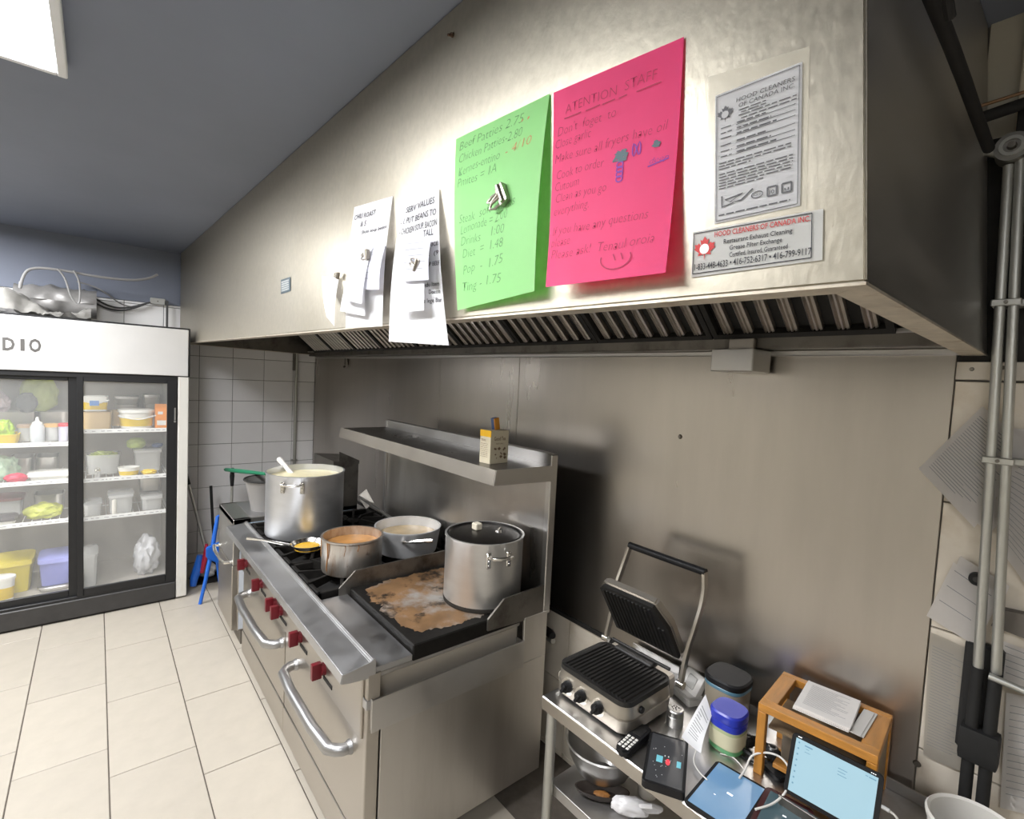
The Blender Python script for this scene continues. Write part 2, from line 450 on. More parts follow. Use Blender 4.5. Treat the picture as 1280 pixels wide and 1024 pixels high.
# ------------------------------------------------------------------ ceiling light panels
M_diff = mat('light_diffuser', (0.9, 0.9, 0.9), 0.6, emit=((0.97, 0.98, 1.0), 12.0))
M_frame_w = mat('light_frame_white', (0.75, 0.76, 0.78), 0.5)
def troffer(cx, cy, label, b=0.305):
    t = thing('ceiling_light', label, 'ceiling light', (cx, cy, ZC - .045))
    mb = MB(); a, w = 0.605, 0.025
    for lo, hi in (((-a, -b, 0), (a, -b + w, .044)), ((-a, b - w, 0), (a, b, .044)), ((-a, -b + w, 0), (-a + w, b - w, .044)), ((a - w, -b + w, 0), (a, b - w, .044))): mb.box(lo, hi, .003)
    obj('frame', mb, M_frame_w, t)
    mb = MB(); mb.box((-a + w, -b + w, .020), (a - w, b - w, .040)); obj('diffuser', mb, M_diff, t, label='glowing white diffuser sheet')
    return t
troffer(-1.57, -0.375, 'glowing white light panel on the dark ceiling')
troffer(0.95, -1.30, 'added white fill light panel on the ceiling behind the camera, on the right')  # unseen fixture, added to carry the fill light
troffer(-3.75, -1.00, 'added white fill light panel on the ceiling, out of view above the fridge')  # unseen fixture, added to brighten the end wall
# ------------------------------------------------------------------ exhaust hood
HX0, HX1 = -5.03, -0.2
def hood_z(x): return 1.891 + 0.0069 * (-0.2 - x)
HLEAN = -0.026 / 0.339
hood = thing('exhaust_hood', 'long stainless steel exhaust hood hanging over the range', 'range hood', (-2.6, 1.1, 1.90))
T = 0.012; ZT = ZC - 0.002
def hp(x, dy, z): return Vector((x, hood_y(x) + dy, z))
mb = MB()
xr_t = HX1 + HLEAN * (ZT - 1.891)
mb.bm.verts.ensure_lookup_table()
fa = [hp(HX0, 0, hood_z(HX0)), hp(HX1, 0, hood_z(HX1)), hp(xr_t, 0, ZT), hp(HX0, 0, ZT)]
fb = [p + Vector((0, T, 0)) for p in fa]
V = [mb.bm.verts.new(p) for p in fa + fb]
for q in ((0, 1, 2, 3), (7, 6, 5, 4), (0, 4, 5, 1), (1, 5, 6, 2), (2, 6, 7, 3), (3, 7, 4, 0)): mb.bm.faces.new([V[i] for i in q])
bmesh.ops.bevel(mb.bm, geom=list(mb.bm.edges), offset=0.003, segments=2, affect='EDGES')
obj('front_panel', mb, M_hood, hood, True)
def end_panel(x, lean):
    mb = MB(); yb = WY - 0.006; ya = hood_y(x) + T
    d = Vector((lean * (ZT - 1.891), 0, 0)); s_ = T if x < -3 else -T
    zb = hood_z(x)
    a = [Vector((x, ya, zb)), Vector((x, yb, zb - 0.02)), Vector((x, yb, ZT)) + d, Vector((x, ya, ZT)) + d]
    b = [p + Vector((s_, 0, 0)) for p in a]
    V = [mb.bm.verts.new(p) for p in a + b]
    for q in ((0, 1, 2, 3), (7, 6, 5, 4), (0, 4, 5, 1), (1, 5, 6, 2), (2, 6, 7, 3), (3, 7, 4, 0)): mb.bm.faces.new([V[i] for i in q])
    return mb
obj('end_panel', end_panel(HX1 - 0.001, HLEAN), M_hood_side, hood, True)
obj('end_panel', end_panel(HX0 + 0.001, 0), M_steel_dark, hood, True)
# turned-in flange along the bottom
LW = 0.046
mb = MB()
mb.prism([hp(HX0, 0, hood_z(HX0)), hp(HX1, 0, hood_z(HX1)), hp(HX1 - LW, LW, hood_z(HX1)), hp(HX0 + LW, LW, hood_z(HX0))], (0, 0, -0.004))
obj('bottom_flange', mb, M_hood_lip, hood, True)
mb = MB(); zb = hood_z(HX1)
mb.prism([(HX1, hood_y(HX1), zb), (HX1, WY - .006, zb - .02), (HX1 - LW, WY - .006, zb - .02), (HX1 - LW, hood_y(HX1) + LW, zb)], (0, 0, -0.004))
obj('bottom_flange', mb, M_hood_lip, hood, True)
mb = MB(); zb = hood_z(HX0)
mb.prism([(HX0, hood_y(HX0), zb), (HX0 + LW, hood_y(HX0) + LW, zb), (HX0 + LW, WY - .006, zb - .02), (HX0, WY - .006, zb - .02)], (0, 0, -0.004))
obj('bottom_flange', mb, M_hood_lip, hood, True)
# gutter and trim along the back
mb = MB(); mb.box((HX0 + .02, 1.585, 1.886), (HX1 - .02, WY - .006, 1.925), .004); obj('grease_gutter', mb, M_steel_dark, hood, True)
mb = MB(); mb.box((HX0 + .02, WY - .024, 1.868), (HX1 - .035, WY - .005, 1.886), .003); obj('back_trim', mb, M_steel, hood, True)
mb = MB(); mb.box((HX0 + .02, 1.572, 1.921), (HX1 - .05, 1.586, 1.934), .002); obj('filter_ledge', mb, M_steel, hood, True)
# sloping bank of baffle filters
FB, FT = Vector((0, 1.585, 1.936)), Vector((0, 1.02, 2.42))
sl = (FT - FB); SLL = sl.length; sd = sl.normalized(); sn = Vector((0, -sd.z, sd.y))   # normal, towards the room
if sn.z > 0: sn = -sn
nF = 9; fw = (4.80 - 0.36) / nF
BF = MB(); bw = 0.030      # one baffle: a ridged channel
prof = [(-bw / 2, 0), (-bw / 2, .016), (-bw * .3, .020), (-bw * .2, .013), (-bw * .08, .020), (bw * .08, .020), (bw * .2, .013), (bw * .3, .020), (bw / 2, .016), (bw / 2, 0)]
BF.prism([(a, 0.012, h) for a, h in prof], (0, SLL - .024, 0))
me_baf = finish('baffle', BF, M_filter, 20)
for k in range(nF):
    xa = -4.80 + k * fw
    # local frame: x along the hood, y up the slope, z out of the filter
    Mf = Matrix(((1, 0, 0, xa), (0, sd.y, sn.y, FB.y), (0, sd.z, sn.z, FB.z), (0, 0, 0, 1)))
    mb = MB(); w = fw - 0.004; q = 0.018
    for lo, hi in (((0, 0, 0), (w, q, .024)), ((0, SLL - q, 0), (w, SLL, .024)), ((0, q, 0), (q, SLL - q, .024)), ((w - q, q, 0), (w, SLL - q, .024))): mb.box(lo, hi)
    mb.box((q, q, -.006), (w - q, SLL - q, -.002))
    for v in mb.bm.verts: v.co = Mf @ v.co
    fo = obj('baffle_filter', mb, M_black_matte, hood, True)
    nb = 7; pitch = (w - 2 * q) / nb
    for i in range(nb):
        c = bpy.data.objects.new('baffle', me_baf); COL.objects.link(c); c.parent = fo
        c.matrix_local = Mf @ Matrix.Translation((q + pitch * (i + .5), 0, 0))
# inside of the hood above the filters
mb = MB(); mb.box((HX0 + .03, 0.75, 2.44), (HX1 - .06, 1.64, 2.46)); obj('inner_top', mb, M_black_matte, hood, True)
# grease cup with its bracket
mb = MB(); mb.box((-0.835, 1.525, 1.812), (-0.700, 1.648, 1.884), .003); obj('grease_cup', mb, M_steel, hood, True, label='small steel grease cup under the gutter')
mb = MB(); mb.box((-0.80, 1.565, 1.880), (-0.72, 1.584, 1.918), .002); obj('cup_bracket', mb, M_steel_warm, hood, True)
# bolt high on the front, blue rating plate
p = at_hood(566, 44); mb = MB(); mb.cyl(p, p + Vector((0, -.006, 0)), .006, .005, 12); mb.cyl(p + Vector((0, -.005, -.002)), p + Vector((0, -.014, -.006)), .0035, .003, 10)
obj('bolt', mb, mat('rusty_bolt', (0.10, 0.06, 0.04), 0.7, .5), hood, True)

# ------------------------------------------------------------------ papers on the hood
class Sheet:
    """a sheet hung on the hood: four pixel corners TL TR BR BL, each with a lift off the steel, bent by curl"""
    def __init__(s, px, lifts, bow=0.0, W=None, H=None, plane='hood', base=0.0):
        f = at_hood if plane == 'hood' else (lambda u, v, l: at(u, v, 1, WY - 0.006 - l))
        s.c = [f(u, v, l + base) for (u, v), l in zip(px, lifts)]
        s.W = ((s.c[1] - s.c[0]).length + (s.c[2] - s.c[3]).length) / 2
        s.H = ((s.c[3] - s.c[0]).length + (s.c[2] - s.c[1]).length) / 2
        n = (s.c[1] - s.c[0]).cross(s.c[3] - s.c[0]).normalized()
        s.n = n if n.y < 0 else -n
        s.bow = bow
    def uv(s, a, b):
        a_, b_ = a, b
        p = s.c[0].lerp(s.c[1], a_).lerp(s.c[3].lerp(s.c[2], a_), b_)
        return p + s.n * (s.bow * math.sin(math.pi * min(max(b_, 0), 1)))
    def surf(s, off=0.0012):
        return lambda a, b: s.uv(a / s.W, b / s.H) + s.n * off
    def mesh(s, th=0.0005, nu=6, nv=14):
        mb = MB(); mb.grid(lambda a, b: s.uv(a, b), nu, nv)
        return mb
def hang(name, sh, m, label, cat='paper', group=None):
    """the sheet as a thing with its own empty"""
    c = (sh.c[2] + sh.c[3]) / 2
    t = thing(name, label, cat, tuple(c), 0, group)
    mb = MB(); mb.grid(sh.uv, 8, 16)
    g2 = bmesh.ops.solidify(mb.bm, geom=list(mb.bm.faces), thickness=0.0006)
    obj('sheet', mb, m, t, True)
    return t

M_pink = mat('pink_paper', (0.95, 0.075, 0.265), 0.6, var=0.02, vscale=12)
M_green = mat('green_paper', (0.40, 0.82, 0.33), 0.6, var=0.02, vscale=12)
M_pencil = mat('dark_red_marker', (0.40, 0.035, 0.09), 0.8)
M_pen_g = mat('green_pencil_line', (0.15, 0.36, 0.14), 0.8)
M_pen_red = mat('orange_red_pen', (0.70, 0.22, 0.12), 0.8)
M_pen_blue = mat('purple_blue_pen', (0.20, 0.06, 0.35), 0.8)

# pink sheet
sh = Sheet([(692, 116), (855, 46), (832, 341), (682, 359)], [.003, .003, .03, .035], bow=-.006)
t = hang('pink_notice', sh, M_pink, 'bright pink handwritten staff notice hanging on the hood')
mb = MB(); sf = sh.surf(); Wd, Hd = sh.W, sh.H
def ln(mb, txt, a, b, w, h, **k): write(mb, txt, sf, a * Wd, b * Hd, h * Hd, w * Wd, **{**dict(thin=-.021, shear=.18, wob=.06), **k})
ln(mb, 'ATENTION  STAFF', .12, .135, .72, .048, shear=.05)
for a0, a1 in ((.11, .26), (.30, .42), (.44, .54), (.57, .63), (.70, .87)): stroke(mb, [(a0 * Wd, .158 * Hd), (a1 * Wd, .155 * Hd)], sf, .0022)
for txt, a, b, w in (("Don't  foget  to", .05, .235, .50), ('Close garlic', .03, .295, .32), ('Make sure all fryers have oil', .03, .372, .90), ('Cook to order', .05, .455, .42),
                     ('Cutoum', .04, .515, .22), ('Clean as you go', .05, .575, .45), ('everything.', .04, .64, .32), ('If you have any questions', .04, .745, .80), ('please', .03, .80, .18), ('Please ask!  Tenaul oroia', .04, .862, .86)):
    ln(mb, txt, a, b, w, .047)
stroke(mb, [((.62 + .12 * math.cos(t_)) * Wd, (.905 + .05 * math.sin(t_)) * Hd) for t_ in [2.9 - i * .25 for i in range(-2, 14)]], sf, .002)
for a0 in (.60, .66): stroke(mb, [(a0 * Wd, .885 * Hd), ((a0 + .02) * Wd, .915 * Hd)], sf, .002)
obj('handwriting', mb, M_pencil, t, True, 0)
mb = MB()
for k in range(4): stroke(mb, [((.60 + .025 * math.cos(q)) * Wd, (.47 + .022 * k + .014 * math.sin(q)) * Hd) for q in [i * .7 for i in range(10)]], sf, .0022)
stroke(mb, [((.72 + .03 * math.cos(q)) * Wd, (.42 + .03 * math.sin(q * 2)) * Hd) for q in [i * .5 for i in range(14)]], sf, .002)
ln(mb, 'deep', .82, .505, .13, .026, shear=.3); stroke(mb, [(.81 * Wd, .515 * Hd), (.95 * Wd, .50 * Hd)], sf, .002)
obj('pen_scribble', mb, M_pen_blue, t, True, 0)
mb = MB(); random.seed(3)
for (cx, cy, r, n_) in ((.60, .43, .06, 40), (.86, .42, .03, 14)):
    pts = [((cx + random.uniform(-r, r)) * Wd, (cy + random.uniform(-r, r) * .45) * Hd) for i in range(n_)]
    stroke(mb, pts, sf, .004)
obj('crossed_out_word', mb, mat('teal_marker', (0.10, 0.14, 0.16), 0.8), t, True, 0)

# green sheet
sh = Sheet([(570, 174), (687, 117), (668, 364), (572, 388)], [.003, .003, .028, .012], bow=.008)
t = hang('green_price_list', sh, M_green, 'light green handwritten price list held by a clip on the hood')
mb = MB(); sf = sh.surf(); Wd, Hd = sh.W, sh.H
for txt, a, b, w in (('Beef Patties 2.75', .06, .085, .72), ('Chicken Patties-2.80', .06, .16, .72), ('Kernes-entino', .06, .235, .50), ('Pmites = 1A', .05, .305, .48),
                     ('Steak  soft drinks', .08, .52, .68), ('Lemonade = 2.00', .10, .58, .58), ('Drinks    1:00', .10, .65, .55), ('Diet  =  1.48', .12, .72, .52), ('Pop  -  1.75', .12, .81, .52), ('Ting - 1.75', .10, .905, .52)):
    ln(mb, txt, a, b, w, .052, thin=-.018)
obj('handwriting', mb, M_pen_g, t, True, 0)
mb = MB(); ln(mb, '- 4/10', .62, .232, .26, .05); ln(mb, "''", .76, .12, .08, .05); obj('red_handwriting', mb, M_pen_red, t, True, 0)

# long white sheet with a column of orders
sh2 = Sheet([(503, 256), (549, 236), (561, 432), (486, 427)], [.003, .003, .03, .06], bow=.01)
t = hang('handwritten_menu', sh2, M_paper, 'long white handwritten sheet hanging over the hood edge beside the green list')
mb = MB(); sf = sh2.surf(); Wd, Hd = sh2.W, sh2.H
for txt, a, b, w in (('SERV VALUES', .16, .085, .74), ('- I. PUT BEANS TO', .06, .17, .88), ('- CHICKEN SOUP, BACON', .06, .245, .90), ('TALL', .66, .305, .22)):
    ln(mb, txt, a, b, w, .046, thin=.004, shear=.1)
for txt, a, b, w in (('W/RICE', .68, .38, .3), ('18.  (9', .68, .44, .3), ('SOUP BEEF', .66, .51, .33), ('Condu Item', .58, .64, .38), ('i    Docon', .66, .685, .3), ('Rice lege Bar', .56, .74, .42)):
    ln(mb, txt, a, b, w, .028, thin=.006, shear=.1)
obj('handwriting', mb, M_ink, t, True, 0)
# second white sheet, left of it
sh1 = Sheet([(443, 259), (491, 245), (478, 408), (432, 410)], [.003, .003, .03, .025], bow=.008)
t = hang('handwritten_note', sh1, M_paper, 'white note headed in marker hanging behind a bunch of clipped order slips')
mb = MB(); sf = sh1.surf(); Wd, Hd = sh1.W, sh1.H
for txt, a, b, w, h in (('CHILI ROAST', .06, .115, .58, .042), ('& S', .26, .185, .16, .045), ('Slices soup beans', .32, .25, .64, .03), ('None', .72, .45, .22, .025), ('-', .68, .48, .05, .02)):
    ln(mb, txt, a, b, w, h, thin=.004, shear=.12)
obj('handwriting', mb, M_ink, t, True, 0)
M_slip = mat('order_slip', (0.72, 0.72, 0.78), 0.75)
def slip(px, lifts, label, lines=9, m=M_paper, bow=.006, base=.0):
    s_ = Sheet(px, lifts, bow=bow, base=base)
    t = hang('order_slip', s_, m, label, 'paper', 'clipped order slips on the hood')
    mb = MB(); sf = s_.surf(); random.seed(lines)
    for i in range(lines):
        b = (.12 + .78 * i / lines) * s_.H; w = random.uniform(.35, .8)
        stroke(mb, [(.12 * s_.W, b), ((.12 + w) * s_.W, b)], sf, .0012)
    obj('print_line', mb, M_ink_grey, t, True, 0)
slip([(445, 312), (466, 308), (452, 380), (428, 374)], [.012, .012, .05, .05], 'narrow printed slip on the left of the bunch clipped to the white note', 12, base=.018)
slip([(452, 306), (482, 306), (474, 362), (452, 362)], [.009, .008, .035, .035], 'white order slip on the right of the bunch under the clip', 6, M_slip, base=.016)
slip([(440, 338), (462, 334), (456, 395), (425, 389)], [.007, .007, .03, .03], 'white order slip hanging lowest of the bunch on the white note', 5, base=.014)
slip([(403, 345), (424, 347), (418, 408), (408, 396)], [.006, .006, .03, .05], 'small curled white slip at the far left of the clipped papers', 3)
slip([(508, 308), (537, 304), (530, 388), (500, 390)], [.02, .016, .05, .06], 'white order slip clipped onto the long handwritten sheet', 4, M_paper, base=.01)
slip([(505, 300), (540, 296), (536, 350), (503, 352)], [.03, .026, .05, .055], 'short slip with a blue heading on top of the slip on the long sheet', 5, M_slip, base=.012)

# bulldog clips
M_clip = mat('nickel_clip', (0.34, 0.31, 0.27), 0.32, 1.0, var=.1)
def clip(u, v, lift, size, label, rot=0.0):
    p = at_hood(u, v, lift)
    t = thing('bulldog_clip', label, 'clip', tuple(p), 0.0369, 'metal clips on the hood')
    R = Matrix.Rotation(rot, 4, 'Y'); k = size
    mb = MB(); mb.box((-.22 * k, -.34 * k, -.45 * k), (.22 * k, 0, .45 * k), .06 * k, R, 2); obj('jaw', mb, M_clip, t)
    for s_ in (-1, 1):
        mb = MB(); pts = [(-.05 * k, -.2 * k, s_ * .25 * k), (-.55 * k, -.30 * k, s_ * .30 * k), (-.78 * k, -.36 * k, s_ * .16 * k), (-.60 * k, -.36 * k, s_ * .04 * k), (-.15 * k, -.34 * k, s_ * .08 * k)]
        mb.tube([R @ Vector(p_) for p_ in pts], .055 * k, 8, closed=True); obj('lever', mb, M_clip, t)
    mb = MB(); mb.cyl(R @ Vector((0, -.36 * k, -.40 * k)), R @ Vector((0, -.36 * k, .40 * k)), .10 * k, seg=12); obj('spring_barrel', mb, M_clip, t)
clip(633, 245, .016, .052, 'shiny metal bulldog clip in the middle of the green sheet', -.5)
clip(461, 319, .040, .034, 'metal clip holding the bunch of order slips on the white note', -.2)
clip(525, 333, .050, .038, 'metal clip holding the slips on the long white sheet', .5)
clip(424, 345, .010, .026, 'small metal clip on the far left curled slip', .2)
# ------------------------------------------------------------------ certificate, sticker and plate on the hood
M_sticker = mat('glossy_sticker', (0.80, 0.80, 0.78), 0.35)
M_red = mat('red_print', (0.50, 0.03, 0.03), 0.6)
M_tape = mat('clear_tape', (0.80, 0.76, 0.64), 0.25, alpha=0.35)
LEAF = [(0, -1), (-.07, -.45), (-.62, -.55), (-.52, -.30), (-1.0, .08), (-.86, .16), (-.95, .48), (-.66, .42), (-.58, .58), (-.30, .28), (-.42, .86), (-.22, .72), (0, 1.1),
        (.22, .72), (.42, .86), (.30, .28), (.58, .58), (.66, .42), (.95, .48), (.86, .16), (1.0, .08), (.52, -.30), (.62, -.55), (.07, -.45)]
def leaf(mb, sf, cx, cy, r):
    mb.bm.faces.new([mb.bm.verts.new(sf(cx + x * r, cy - y * r)) for x, y in LEAF])
def disc(mb, sf, cx, cy, r, n=20):
    mb.bm.faces.new([mb.bm.verts.new(sf(cx + r * math.cos(2 * math.pi * i / n), cy + r * math.sin(2 * math.pi * i / n))) for i in range(n)])
def frame_lines(mb, sf, x0, y0, x1, y1, w):
    for a, b in (((x0, y0), (x1, y0)), ((x1, y0), (x1, y1)), ((x1, y1), (x0, y1)), ((x0, y1), (x0, y0))): stroke(mb, [a, b], sf, w)
def words(mb, sf, x0, x1, y, h, seed):
    """a line of print too small to read: word-length dashes"""
    random.seed(seed); x = x0
    while x < x1:
        w = min(random.uniform(.006, .016), x1 - x)
        stroke(mb, [(x, y), (x + w, y)], sf, h); x += w + .0025
# backing tape of the certificate
sh = Sheet([(885, 96), (1012, 58), (1008, 262), (880, 296)], [.001] * 4)
o = tag(obj('tape_backing', (lambda m_: (m_.grid(sh.uv, 1, 1), m_)[1])(MB()), M_tape), 'patch of yellowed clear tape around the hood certificate', 'tape')
sh = Sheet([(894, 120), (1003, 77), (1000, 257), (893, 280)], [.002] * 4)
t = hang('hood_certificate', sh, M_paper, 'white hood cleaning certificate taped to the hood', 'certificate')
sf = sh.surf(); Wd, Hd = sh.W, sh.H
mb = MB()
write(mb, 'HOOD CLEANERS', sf, .27 * Wd, .115 * Hd, .032 * Hd, .66 * Wd, .004, .08)
write(mb, 'OF CANADA INC.', sf, .30 * Wd, .160 * Hd, .032 * Hd, .63 * Wd, .004, .08)
leaf(mb, sf, .135 * Wd, .175 * Hd, .10 * Wd)
for k, b in enumerate((.18, .20, .22, .245)): words(mb, sf, (.30 + .03 * (k % 2)) * Wd, (.62 if k < 2 else .95) * Wd, b * Hd, .0014, k)
for k, b in enumerate((.275, .315, .355, .41, .455, .495)):
    words(mb, sf, .08 * Wd, .22 * Wd, b * Hd, .0013, 20 + k); words(mb, sf, .28 * Wd, (.62 + .06 * (k % 3)) * Wd, (b - .006) * Hd, .0020, 30 + k)
    stroke(mb, [(.27 * Wd, (b + .008) * Hd), (.94 * Wd, (b + .004) * Hd)], sf, .0008)
for k in range(3): words(mb, sf, .06 * Wd, (.90 if k < 2 else .45) * Wd, (.545 + .022 * k) * Hd, .0015, 50 + k)
for k in range(6): words(mb, sf, .06 * Wd, (.92 if k < 5 else .6) * Wd, (.63 + .022 * k) * Hd, .0015, 60 + k)
words(mb, sf, .06 * Wd, .9 * Wd, .945 * Hd, .0018, 80)
stroke(mb, [(.10 * Wd, .80 * Hd), (.10 * Wd, .885 * Hd), (.25 * Wd, .87 * Hd), (.14 * Wd, .835 * Hd), (.36 * Wd, .815 * Hd), (.20 * Wd, .86 * Hd), (.34 * Wd, .865 * Hd), (.48 * Wd, .80 * Hd)], sf, .0022)
for cx in (.70, .86): frame_lines(mb, sf, (cx - .05) * Wd, .82 * Hd, (cx + .05) * Wd, .885 * Hd, .0022); write(mb, 'i0' if cx < .8 else 'u', sf, (cx - .025) * Wd, .872 * Hd, .03 * Hd, .05 * Wd, .01)
for i in range(16): 
    q0, q1 = i * math.pi / 8, (i + 1) * math.pi / 8
    stroke(mb, [((.53 + .065 * math.cos(q0)) * Wd, (.852 + .024 * math.sin(q0)) * Hd), ((.53 + .065 * math.cos(q1)) * Wd, (.852 + .024 * math.sin(q1)) * Hd)], sf, .0014)
write(mb, 'ACCO', sf, .485 * Wd, .860 * Hd, .016 * Hd, .09 * Wd, .0)
frame_lines(mb, sf, .025 * Wd, .02 * Hd, .975 * Wd, .985 * Hd, .0010)
obj('print', mb, mat('grey_black_print', (0.11, 0.11, 0.12), .8), t, True, 0)
sg = sh.surf(.0018); mb = MB(); disc(mb, sg, .135 * Wd, .178 * Hd, .045 * Wd); obj('emblem_centre', mb, mat('emblem_grey', (0.45, 0.45, 0.46), 0.6), t, True, 0)

# red and white sticker
sh = Sheet([(866, 290), (1029, 261), (1028, 325), (864, 347)], [.002] * 4)
t = hang('company_sticker', sh, M_sticker, 'white rectangular sticker with red lettering and phone numbers below the certificate', 'sticker')
sf = sh.surf(); Wd, Hd = sh.W, sh.H
mb = MB(); write(mb, 'HOOD CLEANERS OF CANADA INC.', sf, .20 * Wd, .20 * Hd, .115 * Hd, .72 * Wd, .012); leaf(mb, sf, .115 * Wd, .42 * Hd, .25 * Hd)
obj('red_lettering', mb, M_red, t, True, 0)
mb = MB()
for k, (tx, a, w) in enumerate((('Restaurant Exhaust Cleaning', .28, .52), ('Grease Filter Exchange', .33, .40), ('Certified, Insured, Guaranteed', .33, .44))): write(mb, tx, sf, a * Wd, (.375 + .15 * k) * Hd, .10 * Hd, w * Wd, .008)
write(mb, '1-833-448-4633 \u2022 416-752-6317 \u2022 416-799-9117', sf, .03 * Wd, .86 * Hd, .14 * Hd, .90 * Wd, .008)
frame_lines(mb, sf, .015 * Wd, .05 * Hd, .93 * Wd, .93 * Hd, .0012)
obj('black_lettering', mb, M_ink, t, True, 0)
sg = sh.surf(.0018); mb = MB(); disc(mb, sg, .115 * Wd, .42 * Hd, .11 * Hd); obj('emblem_centre', mb, M_sticker, t, True, 0)
# small blue rating plate
sh = Sheet([(351, 350), (363, 346), (363, 364), (351, 368)], [.002] * 4)
t = hang('rating_plate', sh, mat('blue_grey_label', (0.16, 0.21, 0.24), 0.5), 'tiny blue-grey label near the left end of the hood', 'label')
mb = MB(); sf = sh.surf()
for k in range(5): words(mb, sf, .1 * sh.W, .85 * sh.W, (.2 + .15 * k) * sh.H, .006, k)
obj('print', mb, mat('label_print', (0.55, 0.58, 0.58), .6), t, True, 0)

# ------------------------------------------------------------------ range
RX1 = -1.449; RX0 = -3.225; RFY = 0.674; RBY = 1.465
GX0, GX1 = -2.035, -1.460        # griddle
M_knob = mat('red_knob', (0.125, 0.008, 0.014), 0.35)
M_iron = mat('cast_iron', (0.010, 0.009, 0.008), 0.55, 0.0, spec=.18, var=.3, vscale=30)
rng = thing('gas_range', 'wide stainless steel gas range with griddle, two ovens and overshelf', 'stove', ((RX0 + RX1) / 2, 1.07, 0))
def rp(name, mb, m, **k): return obj(name, mb, m, rng, True, **k)
mb = MB(); mb.box((RX0, RFY + .03, 0.10), (RX1 - .046, RBY, 0.775)); rp('body', mb, M_steel_dark)
mb = MB(); mb.box((RX1 - .012, RFY + .045, 0.095), (RX1, RBY - .002, 0.60), .002); mb.box((RX1 - .012, 1.335, 0.60), (RX1, RBY - .002, 0.79), .002); rp('side_panel', mb, mat('side_steel', (0.56, 0.54, 0.51), 0.38, 1.0, var=.05, vscale=2.5, stretch=(1, 2.5, .35), rvar=.08, stain=[((0.36, 0.335, 0.30), 2.5, .5, .8, .5, (1, 2.5, .3))]))
mb = MB(); mb.box((RX0 - .001, RFY + .02, 0.095), (RX0 + .012, RBY, 0.79), .002); rp('side_panel', mb, M_steel_warm)
mb = MB(); mb.box((RX1 - .024, RFY - .006, 0.055), (RX1, RFY + .040, 0.785), .003); rp('front_stile', mb, M_steel_warm)
# kick plates
for xa, xb in ((RX0, -2.367), (-2.361, RX1 - .026)):
    mb = MB(); mb.box((xa, RFY - .002, 0.045), (xb, RFY + .03, 0.176), .003); rp('kick_plate', mb, M_steel_warm)
mb = MB(); mb.box((RX0 + .05, RFY + .06, 0.012), (RX1 - .06, RFY + .10, 0.10)); rp('toe_board', mb, M_black_matte)
for x in (RX0 + .12, RX1 - .12):
    for y in (RFY + .15, RBY - .12):
        mb = MB(); mb.cyl((x, y, 0.0), (x, y, 0.10), .022, .028, 14); rp('leg', mb, M_steel_dark)
# oven doors with bent tube handles and stamped lettering
def oven_door(xa, xb, hx0, hx1):
    mb = MB(); mb.box((xa, RFY, 0.182), (xb, RFY + .04, 0.548), .006, None, 2); d = rp('oven_door', mb, M_steel_warm)
    mb = MB(); zh = 0.462; yb = RFY - .075
    mb.tube([(hx0, RFY + .002, zh), (hx0, RFY - .035, zh), (hx0 + .045, yb, zh), (hx1 - .045, yb, zh), (hx1, RFY - .035, zh), (hx1, RFY + .002, zh)], .0205, 14, smooth=1)
    for hx in (hx0, hx1): mb.cyl((hx, RFY + .001, zh), (hx, RFY - .012, zh), .026, .022, 16)
    h = obj('door_handle', mb, mat('handle_steel', (0.40, 0.40, 0.405), 0.38, 1.0), d, label='bent tubular steel door handle'); 
    return d
d1 = oven_door(-2.358, RX1 - .027, -2.19, -1.585)
d2 = oven_door(RX0 + .004, -2.370, -3.06, -2.41)
# control panel and knobs
mb = MB(); mb.box((RX0, RFY - .014, 0.556), (RX1 - .026, RFY + .03, 0.784), .004); rp('control_panel', mb, M_steel_warm)
for k, (u, v) in enumerate(((307, 703), (325.6, 728), (343, 759), (350, 765.6), (374, 800), (403, 844))):
    p = at(u, v, 1, RFY - .02); z = 0.632
    slot = MB(); slot.box((p.x - .004, RFY - .0165, z - .040), (p.x + .085, RFY - .012, z - .026)); rp('panel_slot', slot, M_black_matte)
    mb = MB(); mb.cyl((p.x, RFY - .012, z), (p.x, RFY - .028, z), .024, .022, 20); mb.box((p.x - .011, RFY - .062, z - .030), (p.x + .011, RFY - .026, z + .030), .004, None, 2)
    kn = rp('knob', mb, M_knob, label='dark red control knob')
# front rail
mb = MB()
ra = [(RX0 - .015, .578, .786), (RX0 - .015, .583, .817), (RX0 - .015, .676, .825), (RX0 - .015, .682, .834), (RX0 - .015, .694, .834), (RX0 - .015, .696, .775), (RX0 - .015, .66, .775), (RX0 - .015, .60, .782)]
mb.prism(ra, (RX1 - RX0 + .015, 0, 0)); bmesh.ops.bevel(mb.bm, geom=[e for e in mb.bm.edges], offset=.0025, segments=2, affect='EDGES')
rp('front_rail', mb, M_steel_rail)
mb = MB(); mb.box((GX0 + .005, .697, .780), (RX1 - .004, .828, .802), .002); rp('landing_plate', mb, M_steel_rail)
